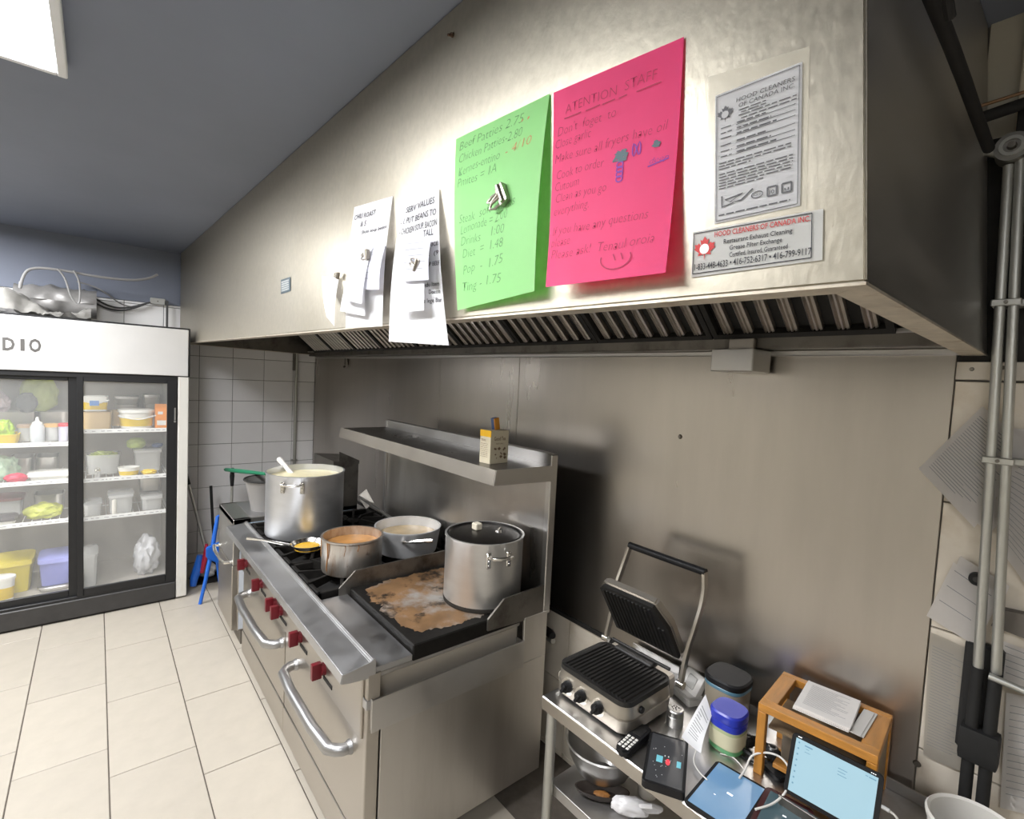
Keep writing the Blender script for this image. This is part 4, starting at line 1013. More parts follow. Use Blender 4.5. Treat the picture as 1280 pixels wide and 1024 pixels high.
tub('storage_bin', 'tan plastic bin under the yellow and blue tub in the fridge', 'container', 121, zr1, .165, .22, .115, Tan, None, .94)
tub('margarine_tub', 'white tub with yellow and blue print and green rim on top of the tan bin', 'tub', 119, zr1 + .122, .14, .16, .10, Wt, None, .9, 6, bandm=Y_, handle=True)
mb = MB(); p = spot(119, 600, zr1 + .122); mb.box((p.x + .079, p.y - .03, zr1 + .165), (p.x + .081, p.y + .02, zr1 + .20)); o = obj('blue_label', mb, P_('label_blue', (0.10, 0.25, 0.60))); tub_ = [q for q in COL.objects if q.name == 'margarine_tub'][0]; o.parent = tub_; o.matrix_parent_inverse = _roots['margarine_tub'].inverted()
tub('storage_bin', 'small tan bin squeezed between the big tan bin and the white pail', 'container', 145, zr1, .055, .08, .11, Tan, None, .96, x=-4.71)
tub('white_pail', 'white lidded pail with yellow label and wire handle on the upper fridge shelf', 'pail', 170, zr1, .205, .20, .118, Wt, Wt, .9, 2.6, bandm=Y_, handle=True)
t = thing('juice_carton', 'tall orange carton at the right end of the upper fridge shelf', 'carton', tuple(spot(200, 600, zr1 + .001, -4.52)))
mb = MB(); mb.box((-.045, -.035, 0), (.045, .035, .145), .002); mb.prism([(-.045, -.035, .145), (.045, -.035, .145), (0, -.035, .175)], (0, .07, 0)); obj('carton_body', mb, P_('carton_orange', (0.82, 0.26, 0.01)), t)
mb = MB(); mb.box((.0452, -.025, .02), (.0458, .03, .055)); mb.box((.0452, -.02, .10), (.0458, .01, .12)); obj('print_patch', mb, Wt, t)
for k_, (u, w, h) in enumerate(((158, .15, .045), (188, .10, .06))):
    tub('foil_tray', ('dull grey tray stacked at the back above the white pail', 'grey tray stacked behind the orange carton')[k_], 'tray', u, zr1 + .155, w, .18, h, M_steelpan, M_steelpan, .9, 6, x=-4.86)
for k_, u in enumerate((158, 188)):
    tub('storage_bin', ('grey bin at the back holding up the left tray', 'grey bin at the back holding up the right tray')[k_], 'container', u, zr1, .14 if k_ == 0 else .09, .18, .146, M_steelpan, None, .95, 6, x=-4.86)
# second shelf right
tub('clear_container', 'clear bin of shredded lettuce on the middle fridge shelf', 'container', 129, zr2, .20, .22, .135, M_clear, None, .9, 6, x=-4.68, content=P_('lettuce', (0.42, 0.50, 0.13), .6, var=.4, vscale=40))
tub('clear_container', 'clear bin under the green cabbage in the fridge', 'container', 184, zr2, .17, .22, .150, M_clear, M_clear, .9, 6, x=-4.68)
bag('cabbage', 'round pale green cabbage on top of a clear bin in the fridge', 'vegetable', 170, zr2 + .168, (.05, .058, .045), P_('cabbage_green', (0.42, 0.52, 0.14), .5, var=.2, vscale=20), 4, x=-4.68, amp=.12)
bag('blue_cloth', 'crumpled dark blue cloth beside the cabbage in the fridge', 'cloth', 196, zr2 + .168, (.05, .035, .018), P_('cloth_blue', (0.08, 0.13, 0.30), .8), 9, x=-4.68, amp=.3)
tub('margarine_tub', 'open white margarine tub with yellow print at the front of the middle shelf', 'tub', 161, zr2, .125, .10, .058, Wt, None, .82, 2.4, x=-4.47, bandm=Y_)
bag('yellow_packet', 'flat yellow packet lying beside the open margarine tub', 'packet', 186, zr2, (.03, .045, .020), P_('packet_yellow', (0.80, 0.55, 0.02), .4), 3, x=-4.47, amp=.3)
t = thing('salt_cellar', 'small chrome topped glass shaker on the middle fridge shelf', 'shaker', tuple(spot(122, 600, zr2 + .001, -4.46)))
mb = MB(); mb.lathe([(0, 0), (.016, 0), (.014, .045), (0, .045)], seg=16); obj('glass_body', mb, M_clear, t); mb = MB(); mb.lathe([(.016, .045), (.016, .06), (.008, .068), (0, .068)], seg=16); obj('cap', mb, M_chrome, t)
# third shelf right
for k_, (u, w) in enumerate(((116, .10), (151, .145), (189, .13))):
    tub('clear_container', ('clear stacked tray at the left of the lower right fridge shelf', 'tall clear bin in the middle of the lower right fridge shelf', 'clear domed tray at the right of the lower fridge shelf')[k_], 'container', u, zr3, w, .22, (.07, .12, .09)[k_], M_clear, M_clear, .92, 6, grp='clear bins in the fridge')
t = thing('small_jar', 'slim clear jar at the front of the lower right fridge shelf', 'jar', tuple(spot(143, 600, zr3 + .001, -4.46))); mb = MB(); mb.lathe([(0, 0), (.014, 0), (.014, .095), (.009, .105), (0, .105)], seg=16); obj('jar_body', mb, P_('jar_pale', (0.75, 0.72, 0.65)), t)
tub('steam_pan', 'steel pan stacked on the clear domed tray in the fridge', 'pan', 186, zr3 + .115, .13, .22, .09, M_steelpan, None, .95, 6, x=-4.70)
# floor right
bag('plastic_bag', 'knotted white plastic bag on the fridge floor', 'bag', 184, zf, (.10, .078, .150), P_('milky_plastic', (0.72, 0.72, 0.74), .3, alpha=.8), 12, x=-4.56, flat=.85, amp=.28)
tub('clear_container', 'tall clear bin half hidden by the fridge door post', 'container', 111, zf, .10, .25, .22, M_clear, M_clear, .9, 6)
# left side, shelf 1
tub('yellow_tray', 'yellow basket at the left end of the upper left fridge shelf', 'tray', 5, zl1, .15, .2, .055, Y_, None, .88, 6, x=-4.52)
bag('green_pack', 'lime green salad pack sitting in the yellow basket', 'packet', 5, zl1 + .012, (.06, .050, .07), P_('lime_pack', (0.38, 0.58, 0.03), .35, var=.3, vscale=20), 5, x=-4.52, flat=.9)
t = thing('squeeze_bottle', 'translucent grey squeeze bottle on the upper left fridge shelf', 'bottle', tuple(spot(47, 600, zl1 + .001, -4.50)))
mb = MB(); mb.lathe([(0, 0), (.034, 0), (.036, .02), (.036, .10), (.028, .118), (0, .118)], seg=24); obj('bottle_body', mb, P_('bottle_grey', (0.52, 0.54, 0.56), .3), t)
mb = MB(); mb.lathe([(.026, .118), (.026, .128), (.012, .135), (.006, .165), (0, .165)], seg=20); obj('nozzle', mb, Wt, t)
tub('deli_container', 'brownish deli tub left of the squeeze bottle', 'tub', 33, zl1, .085, .09, .095, M_clear, P_('lid_brown', (0.35, 0.25, 0.17)), .9, 2.2, x=-4.58)
tub('deli_container', 'white deli tub with orange top right of the squeeze bottle', 'tub', 65, zl1, .085, .09, .10, M_clear, P_('lid_orange', (0.55, 0.32, 0.10)), .9, 2.2, x=-4.55)
tub('deli_container', 'small jar with a red lid by the fridge door post', 'jar', 80, zl1, .055, .06, .105, P_('jar_lilac', (0.50, 0.48, 0.58)), P_('lid_red', (0.55, 0.03, 0.05)), .95, 2.2, x=-4.52)
tub('storage_bin', 'grey bin at the back of the upper left fridge shelf', 'container', 70, zl1, .17, .16, .17, M_steelpan, None, .95, 6, x=-4.86)
tub('storage_bin', 'pale bin at the far back left of the upper fridge shelf', 'container', 20, zl1, .22, .16, .17, M_steelpan, None, .95, 6, x=-4.86)
bag('onion_bag', 'pale mesh bag of red onions on top of the bins at the far left', 'bag', 0, zl1 + .172, (.06, .055, .075), P_('mesh_pink', (0.50, 0.40, 0.42), .5, var=.35, vscale=14), 7, x=-4.83)
bag('lime_bag', 'big lime green bag at the top back of the left fridge side', 'bag', 50, zl1 + .172, (.05, .10, .13), P_('bag_lime', (0.42, 0.48, 0.12), .45, var=.15, vscale=6), 8, x=-4.86, flat=.95, amp=.2)
bag('dark_pouch', 'dark grey pouch in front of the lime green bag', 'pouch', 34, zl1 + .172, (.024, .055, .07), P_('pouch_grey', (0.13, 0.13, 0.13), .6), 2, x=-4.775, flat=.95, amp=.15)
# left, shelf 2
for k_, u in enumerate((28, 60)): tub('steam_pan', ('deep steel pan behind the green produce bag', 'deep steel pan behind the white tray')[k_], 'pan', u, zl2, .115, .22, .115, M_steelpan, None, .93, 6, x=-4.78)
bag('produce_bag', 'clear bag of pale green produce on the middle left fridge shelf', 'bag', 4, zl2, (.06, .075, .085), P_('produce_pale_green', (0.42, 0.56, 0.40), .35, var=.3, vscale=16), 13, x=-4.58)
bag('red_pepper', 'shiny red pepper at the front of the middle left fridge shelf', 'vegetable', 20, zl2, (.035, .055, .032), P_('pepper_red', (0.55, 0.02, 0.06), .25), 14, x=-4.455, amp=.15)
tub('white_tray', 'shallow white tray at the front of the middle left fridge shelf', 'tray', 62, zl2, .20, .16, .032, Wt, Wt, .92, 7, x=-4.52)
# left, shelf 3
tub('meat_tray', 'black and white packet at the left end of the lower left fridge shelf', 'packet', 4, zl3, .12, .16, .03, Wt, P_('film_dark', (0.08, 0.07, 0.07), .3), .92, 6, x=-4.50)
tub('clear_container', 'clear bin with dark red contents behind the black and white packet', 'container', 8, zl3, .17, .2, .11, M_clear, P_('meat_red', (0.22, 0.08, 0.07)), .92, 6, x=-4.76)
bag('cabbage_bag', 'yellow green cabbage wrapped in a clear bag on the lower left shelf', 'bag', 54, zl3, (.07, .095, .055), P_('cabbage_yellow', (0.52, 0.55, 0.10), .3, var=.35, vscale=14), 15, x=-4.54, amp=.22)
tub('steam_pan', 'low steel pan behind the wrapped cabbage', 'pan', 62, zl3, .16, .18, .11, M_steelpan, None, .93, 6, x=-4.80)
# left, floor
tub('yellow_crate', 'bright yellow plastic crate on the fridge floor', 'crate', 16, zf, .20, .24, .20, P_('crate_yellow', (0.72, 0.58, 0.03)), P_('crate_yellow_lid', (0.76, 0.62, 0.05)), .82, 7, x=-4.68, lidh=.03)
tub('blue_crate', 'violet blue plastic crate on the fridge floor beside the door post', 'crate', 71, zf + .035, .18, .26, .17, P_('crate_blue', (0.22, 0.24, 0.58)), P_('crate_blue_lid', (0.27, 0.29, 0.62)), .86, 7, x=-4.62, lidh=.025)
tub('steam_pan', 'shallow steel tray under the violet blue crate', 'tray', 71, zf, .18, .26, .028, M_steelpan, M_steelpan, .95, 7, x=-4.62, lidh=.005)
t_ = tub('white_pail', 'small white pail with a yellow band in front of the yellow crate', 'pail', 0, zf, .13, .09, .15, Wt, Wt, .85, 2.2, x=-4.47, bandm=Y_)

# ------------------------------------------------------------------ junk on top of the fridge
M_film = mat('crumpled_film', (0.27, 0.26, 0.24), .3, var=.15, vscale=12, alpha=.8)
mb = MB(); c = Vector((-4.62, -.26, FRT + .003)); random.seed(9)
def crumple(a, b):
    x = -4.42 - .40 * b + .03 * math.sin(a * 9); y = -.55 + .52 * a
    h = .16 * math.sin(math.pi * min(1, b * 1.1 + .05)) * (.55 + .45 * math.sin(a * 5 + 1)) + .05 * mnoise.noise(Vector((a * 7, b * 7, 1))) + .022 * abs(mnoise.noise(Vector((a * 22, b * 22, 3))))
    return Vector((x, y, FRT + .012 + max(0, h)))
mb.grid(crumple, 46, 26)
tag(obj('plastic_sheet', mb, M_film, smooth=70), 'crumpled clear plastic sheeting lying on top of the fridge', 'plastic sheet')
mb = MB()
def tubbag(a, b):
    return Vector((-4.935, -.22, FRT + .15)) + Vector((.10 * math.cos(b * 6.283) * (1 + .25 * mnoise.noise(Vector((a * 5, b * 6, 5)))), -.22 + .44 * a, .10 * math.sin(b * 6.283) * (1 + .3 * mnoise.noise(Vector((a * 6, b * 5, 8))))))
mb.grid(tubbag, 24, 24); tag(obj('foil_bundle', mb, mat('dull_foil', (0.30, 0.29, 0.28), .4, .3, var=.2, vscale=10), smooth=60), 'bundle of dull grey foil ducting on top of the fridge', 'duct')
M_cab_g = mat('grey_cable', (0.26, 0.255, 0.25), .5); M_cab_k = mat('dark_cable', (0.07, 0.07, 0.07), .5)
def px_path(pts, x): return [at(u, v, 0, x) for u, v in pts]
def cable(name, pts, r, m, label, smooth=2):
    mb = MB(); mb.tube(pts, r, 8, smooth=smooth); return tag(obj(name, mb, m), label, 'cable')
cable('loose_cable', px_path([(26, 352), (24, 364), (30, 340), (44, 334), (80, 338), (120, 346), (165, 351), (188, 348), (197, 343)], -4.75), .009, M_cab_g, 'pale stiff cable arching over the fridge top with its tip in the air')
cable('loose_cable', px_path([(104, 368), (120, 380), (140, 388), (160, 388), (182, 380)], -5.02), .007, M_cab_k, 'dark cable drooping low on the tiles above the fridge')
cable('loose_cable', px_path([(104, 362), (122, 376), (142, 385), (162, 385), (188, 378)], -5.03), .007, M_cab_k, 'dark cable just above the other drooping cable on the tiles')
cable('loose_cable', px_path([(96, 352), (118, 358), (135, 368)], -4.98) + px_path([(150, 380), (165, 384)], -5.06), .005, M_cab_g, 'thin grey cable slanting from the foil bundle to the tiles')
cable('loose_cable', px_path([(72, 336), (82, 348), (88, 372), (100, 384), (100, 352), (92, 338)], -4.72), .006, M_cab_g, 'tangled pale cord hanging down in front of the foil bundle')
t = thing('junction_box', 'small grey junction box at the top edge of the tiles', 'box', tuple(at(197, 377, 0, EX + .02)))
mb = MB(); p = at(197, 377, 0, EX + .02); mb.box((EX + .001, p.y - .05, p.z - .025), (EX + .04, p.y + .05, p.z + .025), .004); obj('box_body', mb, mat('box_grey', (0.48, 0.48, 0.46), .5), t, True)
mb = MB(); mb.cyl((EX + .04, p.y, p.z), (EX + .043, p.y, p.z), .005, seg=10); obj('screw', mb, M_steel_dark, t, True)
mb = MB(); mb.box((EX + .04, p.y + .055, 2.02), (EX + .055, p.y + .07, p.z + .01)); obj('wire_drop', mb, M_cab_k, t, True)
# ------------------------------------------------------------------ steel work table
TZ = .700; TX0, TX1, TY0, TY1 = -1.143, -.205, 1.150, 1.650
M_table = mat('table_steel', (0.56, 0.55, 0.54), .38, 1.0, var=.07, vscale=7, rvar=.08, stain=[((0.32, 0.28, 0.23), 9, .58, .8, .5)])
tb = thing('work_table', 'stainless steel work table with undershelf right of the range', 'table', (-.67, 1.40, 0))
def tp(n, mb, m, **k): return obj(n, mb, m, tb, True, **k)
mb = MB(); mb.box((TX0, TY0, TZ - .006), (TX1, TY1, TZ), .002); tp('table_top', mb, M_table)
mb = MB(); mb.box((TX0, TY0, TZ - .045), (TX1, TY0 + .004, TZ - .004), .001); tp('front_apron', mb, M_steel_warm)
mb = MB(); mb.box((TX0, TY0 + .004, TZ - .045), (TX0 + .004, TY1, TZ - .006), .001); tp('end_apron', mb, M_steel_warm)
mb = MB(); mb.box((TX0, TY1 - .006, TZ), (TX1, TY1, TZ + .03), .001); tp('back_lip', mb, M_steel)
LZ = .385
mb = MB(); mb.box((TX0 + .012, TY0 + .045, LZ - .005), (TX1 - .02, TY1 - .02, LZ), .001); mb.box((TX0 + .012, TY0 + .045, LZ - .036), (TX1 - .02, TY0 + .049, LZ - .002)); tp('undershelf', mb, M_table)
for x in (TX0 + .022, TX1 - .03):
    for y in (TY0 + .030, TY1 - .04):
        mb = MB(); mb.cyl((x, y, 0.02), (x, y, TZ - .008), .017, seg=18); l_ = tp('leg', mb, M_galv)
        mb = MB(); mb.lathe([(0, 0), (.012, 0), (.022, .012), (.018, .03), (0, .03)], (x, y, 0), 16); tp('foot', mb, M_black)

# ------------------------------------------------------------------ contact grill
M_champ = mat('champagne_silver', (0.43, 0.395, 0.345), .36, .85, var=.04, vscale=8)
M_plate = mat('grill_plate', (0.020, 0.019, 0.018), .40, .2, var=.2, vscale=15)
GXa, GXb, GYa, GYb = -1.135, -.838, 1.198, 1.452
gcx, gcy = (GXa + GXb) / 2, (GYa + GYb) / 2
t = thing('contact_grill', 'silver contact grill with its ribbed lid open on the work table', 'grill', (gcx, gcy, TZ))
w, d = (GXb - GXa) / 2, (GYb - GYa) / 2
def rr(a, b, r, n=6):
    out = []
    for cx, cy, a0 in ((a - r, b - r, 0), (-a + r, b - r, 90), (-a + r, -b + r, 180), (a - r, -b + r, 270)):
        for k in range(n + 1): q = math.radians(a0 + 90 * k / n); out.append((cx + r * math.cos(q), cy + r * math.sin(q)))
    return out
mb = MB(); rows = [(.008, -.006), (.014, 0), (.052, .002), (.054, -.002), (.058, -.002), (.060, .001), (.092, -.004), (.094, -.010)]
rings = [[mb.bm.verts.new((x, y, z)) for x, y in rr(w + o_, d + o_, .04)] for z, o_ in rows]
for A, B in zip(rings, rings[1:]):
    n = len(A)
    for k in range(n): mb.bm.faces.new((A[k], A[(k + 1) % n], B[(k + 1) % n], B[k]))
mb.bm.faces.new(rings[0][::-1]); mb.bm.faces.new(rings[-1]); obj('base', mb, M_champ, t)
for sx in (-1, 1):
    for sy in (-1, 1):
        mb = MB(); mb.cyl((sx * (w - .045), sy * (d - .045), 0), (sx * (w - .045), sy * (d - .045), .010), .014, seg=12); obj('foot', mb, M_black, t)
mb = MB(); mb.box((-w + .06, -d + .012, .0015), (w - .06, -d + .05, .010)); obj('shadow_gap', mb, M_black, t)
mb = MB()
ring0 = [mb.bm.verts.new((x, y, .094)) for x, y in rr(w - .003, d - .003, .036)]; ring1 = [mb.bm.verts.new((x, y, .108)) for x, y in rr(w - .005, d - .005, .034)]; ring2 = [mb.bm.verts.new((x, y, .104)) for x, y in rr(w - .014, d - .014, .028)]
for A, B in ((ring0, ring1), (ring1, ring2)):
    n = len(A)
    for k in range(n): mb.bm.faces.new((A[k], A[(k + 1) % n], B[(k + 1) % n], B[k]))
mb.bm.faces.new(ring2); mb.bm.faces.new(ring0[::-1]); lp = obj('lower_plate', mb, M_plate, t)
rib = MB(); rib.prism([(-.0045, -d + .022, .104), (.0045, -d + .022, .104), (.0022, -d + .022, .1085), (-.0022, -d + .022, .1085)], (0, 2 * d - .044, 0)); me_rib = finish('rib', rib, M_plate, 0)
for k in range(17):
    o = bpy.data.objects.new('rib', me_rib); COL.objects.link(o); o.parent = lp; o.location = (-w + .026 + (2 * w - .052) * k / 16, 0, 0)
# three dials on the front, one stud on the right side
for k, x in enumerate((-.085, -.025, .045)):
    mb = MB(); mb.cyl((x, -d + .003, .052), (x, -d - .004, .052), .027, .026, 24); dl = obj('dial', mb, M_chrome, t)
    mb = MB(); mb.cyl((x, -d - .003, .052), (x, -d - .020, .052), .019, .016, 20); mb.box((x - .005, -d - .030, .036), (x + .005, -d - .014, .068), .002, Matrix.Translation((x, 0, .052)) @ Matrix.Rotation(.5, 4, 'Y') @ Matrix.Translation((-x, 0, -.052))); obj('dial_knob', mb, M_black, dl)
mb = MB(); mb.cyl((w - .002, -.055, .073), (w + .006, -.055, .073), .011, .010, 16); obj('side_stud', mb, M_black, t)
mb = MB(); mb.tube([(-w, -d + .04, .06), (-w - .018, -d + .04, .05), (-w - .018, -d + .04, .03), (-w, -d + .04, .02)], .003, 8, smooth=1); obj('side_catch', mb, M_chrome, t)
# hinge block behind the lower plate
mb = MB(); mb.box((-w + .02, d - .004, .02), (w - .02, d + .036, .098), .006); obj('hinge_block', mb, M_champ, t)
mb = MB(); mb.box((-w + .06, d - .020, .100), (w - .08, d + .022, .116), .004); mb.cyl((-w + .03, d + .012, .118), (w - .03, d + .012, .118), .006); obj('hinge_bar', mb, M_plate, t)
# open lid: plate leaning towards the room
lb = Vector((0, 1.472 - gcy, .862 - TZ)); lt = Vector((0, 1.352 - gcy, 1.053 - TZ)); up = (lt - lb); LH = up.length; up.normalize(); nn = Vector((0, -up.z, up.y))   # face of the plate looks to -y and down
lw = .128; lx = .016
Ml = Matrix(((1, 0, 0, lx), (0, up.y, nn.y, (lb.y)), (0, up.z, nn.z, lb.z), (0, 0, 0, 1)))
mb = MB(); poly = [(-lw, 0), (lw, 0), (lw, LH * .62), (lw - .035, LH), (-lw + .02, LH), (-lw, LH - .02)]
mb.prism([(x, y, 0) for x, y in poly], (0, 0, -.014), Ml); ul = obj('upper_plate', mb, M_plate, t)
rib = MB(); rib.prism([(-.0045, .014, 0), (.0045, .014, 0), (.0022, .014, .0045), (-.0022, .014, .0045)], (0, LH - .03, 0)); me_rib2 = finish('rib', rib, M_plate, 0)
for k in range(15):
    o = bpy.data.objects.new('rib', me_rib2); COL.objects.link(o); o.parent = ul; o.matrix_local = Ml @ Matrix.Translation((-lw + .018 + (2 * lw - .04) * k / 14 * (1 if k < 14 else 1), 0, 0)) @ Matrix.Diagonal((1, .62 + .38 * (k < 13), 1, 1))
mb = MB(); mb.prism([(x * 1.03, y * 1.0 + .002, -.014) for x, y in poly], (0, 0, -.030), Ml); bmesh.ops.bevel(mb.bm, geom=list(mb.bm.edges), offset=.006, segments=2, affect='EDGES'); obj('lid_shell', mb, M_champ, t)
# arms and handle
L0, L1 = Vector((-1.142, 1.470, .800)), Vector((-1.103, 1.530, 1.158)); R0, R1 = Vector((-.824, 1.462, .786)), Vector((-.806, 1.530, 1.155)); org = Vector((gcx, gcy, TZ))
for a, b, s_ in ((L0, L1, -1), (R0, R1, 1)):
    P0 = [a, a.lerp(b, .3) + Vector((0, -.004, 0)), a.lerp(b, .55) + Vector((s_ * .012, -.006, 0)), a.lerp(b, .8) + Vector((s_ * .012, .01, 0)), b]
    mb = MB()
    q = P0
    for _ in range(2):
        q2 = [q[0]]
        for i in range(len(q) - 1): q2 += [q[i] * .75 + q[i + 1] * .25, q[i] * .25 + q[i + 1] * .75]
        q = q2 + [q[-1]]
    A_ = [[mb.bm.verts.new(p_ - org + Vector(o_)) for o_ in ((-.005, -.011, 0), (.005, -.011, 0), (.005, .011, 0), (-.005, .011, 0))] for p_ in q]
    for i in range(len(q) - 1):
        for k in range(4): mb.bm.faces.new((A_[i][k], A_[i][(k + 1) % 4], A_[i + 1][(k + 1) % 4], A_[i + 1][k]))
    mb.bm.faces.new(A_[0][::-1]); mb.bm.faces.new(A_[-1]); arm = obj('lid_arm', mb, M_champ, t)
    mb = MB(); c = a - org; mb.cyl(c + Vector((-.012, 0, .004)), c + Vector((.012, 0, .004)), .013, seg=16); obj('pivot', mb, M_chrome, arm)
mb = MB(); mb.cyl(L1 - org + Vector((-.004, 0, 0)), R1 - org + Vector((.004, 0, 0)), .0125, seg=16); obj('handle', mb, M_black, t, label='black handle bar')

# ------------------------------------------------------------------ small things on the table
def lay(px, z=TZ): return [at(u, v, 2, z) for u, v in px]
# shaker
t = thing('spice_shaker', 'small round steel shaker beside the contact grill', 'shaker', (-.795, 1.392, TZ))
mb = MB(); mb.lathe([(0, 0), (.024, 0), (.0255, .003), (.0255, .032), (.0245, .033), (.0255, .034), (.0255, .050), (.023, .0535), (.016, .0545), (0, .0525)], seg=28); obj('tin', mb, M_steel, t)
mb = MB()
for k in range(7): mb.cyl((.010 * math.cos(k * .9) * (k > 0), .010 * math.sin(k * .9) * (k > 0), .0525), (.010 * math.cos(k * .9) * (k > 0), .010 * math.sin(k * .9) * (k > 0), .0548), .0022, seg=8)
obj('shaker_hole', mb, M_black, t)
# jars
t = thing('blue_lid_jar', 'clear jar of green powder with a bright blue lid and label', 'jar', (-.650, 1.440, TZ))
mb = MB(); mb.lathe([(0, 0), (.042, 0), (.046, .006), (.046, .075), (.042, .086), (0, .086)], seg=36, power=3); obj('jar_body', mb, mat('green_cream_jar', (0.42, 0.46, 0.26), .25, var=.1, vscale=10), t)
mb = MB(); mb.lathe([(.0468, .018), (.0468, .060)], seg=36, power=3); obj('label_band', mb, mat('jar_label_cream', (0.58, 0.55, 0.38), .6), t)
mb = MB(); mb.lathe([(.0450, .003), (.0466, .004), (.0466, .016)], seg=36, power=3); obj('green_base', mb, mat('jar_green', (0.10, 0.30, 0.13), .3), t)
mb = MB(); mb.lathe([(.047, .070), (.0475, .088), (.046, .089), (.048, .092), (.048, .112), (.044, .117), (0, .116)], seg=36, power=3); obj('lid', mb, mat('royal_blue_lid', (0.025, 0.04, 0.42), .3), t, label='royal blue screw lid')
t = thing('black_lid_jar', 'larger clear jar with a flat black lid near the steel wall', 'jar', (-.722, 1.575, TZ))
mb = MB(); mb.lathe([(0, 0), (.058, 0), (.062, .01), (.062, .105), (.058, .115), (0, .115)], seg=40, power=3.2); obj('jar_body', mb, mat('smoky_jar', (0.30, 0.26, 0.20), .15, alpha=.85), t)
mb = MB(); mb.lathe([(.0625, .104), (.064, .106), (.064, .114), (.0625, .116)], seg=40, power=3.2); obj('blue_ring', mb, mat('jar_blue_ring', (0.10, 0.22, 0.30), .3), t)
mb = MB(); mb.lathe([(.064, .116), (.065, .118), (.065, .132), (.060, .137), (0, .136)], seg=40, power=3.2); obj('lid', mb, M_black, t)
# till receipt standing up between the shaker and the jar
q = [at(882, 868, 1, 1.40), at(890, 894, 1, 1.40), at(876, 943, 1, 1.345), at(852, 922, 1, 1.345)]
t = thing('till_receipt', 'curled white printed receipt leaning against the blue lidded jar', 'receipt', tuple(q[2]))
def rec(a, b): return q[0].lerp(q[1], a).lerp(q[3].lerp(q[2], a), b) + Vector((0, -.012, -.004)) * math.sin(math.pi * b)
mb = MB(); mb.grid(rec, 4, 12); obj('slip', mb, M_paper, t, True, 60)
mb = MB(); sr = lambda a, b: rec(a, b) + Vector((.0006, -.0012, .0004)); random.seed(2)
for k in range(11): stroke(mb, [(.15, .16 + .06 * k), (random.uniform(.4, .9), .16 + .06 * k)], sr, .016)
obj('print_line', mb, M_ink_grey, t, True, 0)
# cordless phone
a, b = at(775, 947, 2, TZ), at(816, 909, 2, TZ)
ax = (b - a).normalized(); sdv = Vector((-ax.y, ax.x, 0)); Mp = Matrix(((ax.x, sdv.x, 0, a.x), (ax.y, sdv.y, 0, a.y), (0, 0, 1, TZ), (0, 0, 0, 1)))
t = thing('cordless_phone', 'dark cordless phone handset with lit keypad lying beside the contact grill', 'phone', tuple(a), math.atan2(ax.y, ax.x))
ln_ = .150
mb = MB(); mb.prism([(x_ + ln_ / 2, y_, .004) for x_, y_ in rr(ln_ / 2, .021, .016)], (0, 0, .020)); bmesh.ops.bevel(mb.bm, geom=[e for e in mb.bm.edges if abs(e.verts[0].co.z - e.verts[1].co.z) < 1e-6], offset=.005, segments=2, affect='EDGES'); ph = obj('handset', mb, M_black, t)
kb = MB(); kb.box((-.0042, -.0042, .0235), (.0042, .0042, .0262), .001); me_key = finish('key', kb, mat('key_silver', (0.72, 0.70, 0.66), .4), 0)
for i in range(5):
    for j in range(3):
        o = bpy.data.objects.new('key', me_key); COL.objects.link(o); o.parent = ph; o.location = (.016 + i * .0125, -.0125 + j * .0125, 0)
mb = MB(); mb.box((.088, -.014, .0235), (.128, .014, .0246), .001); obj('screen', mb, M_black_matte, ph)
# phone charging dock (grey) behind the grill
c = at(866, 868, 2, TZ); t = thing('charging_dock', 'pale grey phone charging dock standing behind the contact grill', 'dock', (-.842, 1.545, TZ), -.35)
mb = MB(); mb.prism([(-.045, -.035, 0), (.045, -.035, 0), (.050, .03, 0), (-.050, .03, 0)], (0, 0, .03)); bmesh.ops.bevel(mb.bm, geom=list(mb.bm.edges), offset=.006, segments=2, affect='EDGES'); obj('dock_base', mb, mat('dock_grey', (0.50, 0.48, 0.45), .45), t)
Rd = Matrix.Translation((0, 0, .02)) @ Matrix.Rotation(-.55, 4, 'X')
mb = MB(); mb.box((-.042, -.010, 0), (.042, .012, .075), .008, Rd, 2); obj('dock_back', mb, mat('dock_light_grey', (0.58, 0.56, 0.53), .4), t)
mb = MB(); mb.box((-.020, -.0125, .018), (.020, -.009, .060), .003, Rd); obj('cradle', mb, mat('dock_mid_grey', (0.36, 0.35, 0.33), .45), t)
# bent metal sheet behind the grill
t = MB(); q = [at(850, 832, 1, 1.60), at(884, 842, 1, 1.61), at(876, 870, 1, 1.60), at(846, 868, 1, 1.60)]
t.slab(q, .004); o = obj('metal_sheet', t, M_steel_dark); tag(o, 'bent dark metal sheet leaning on the wall behind the charging dock', 'metal sheet')

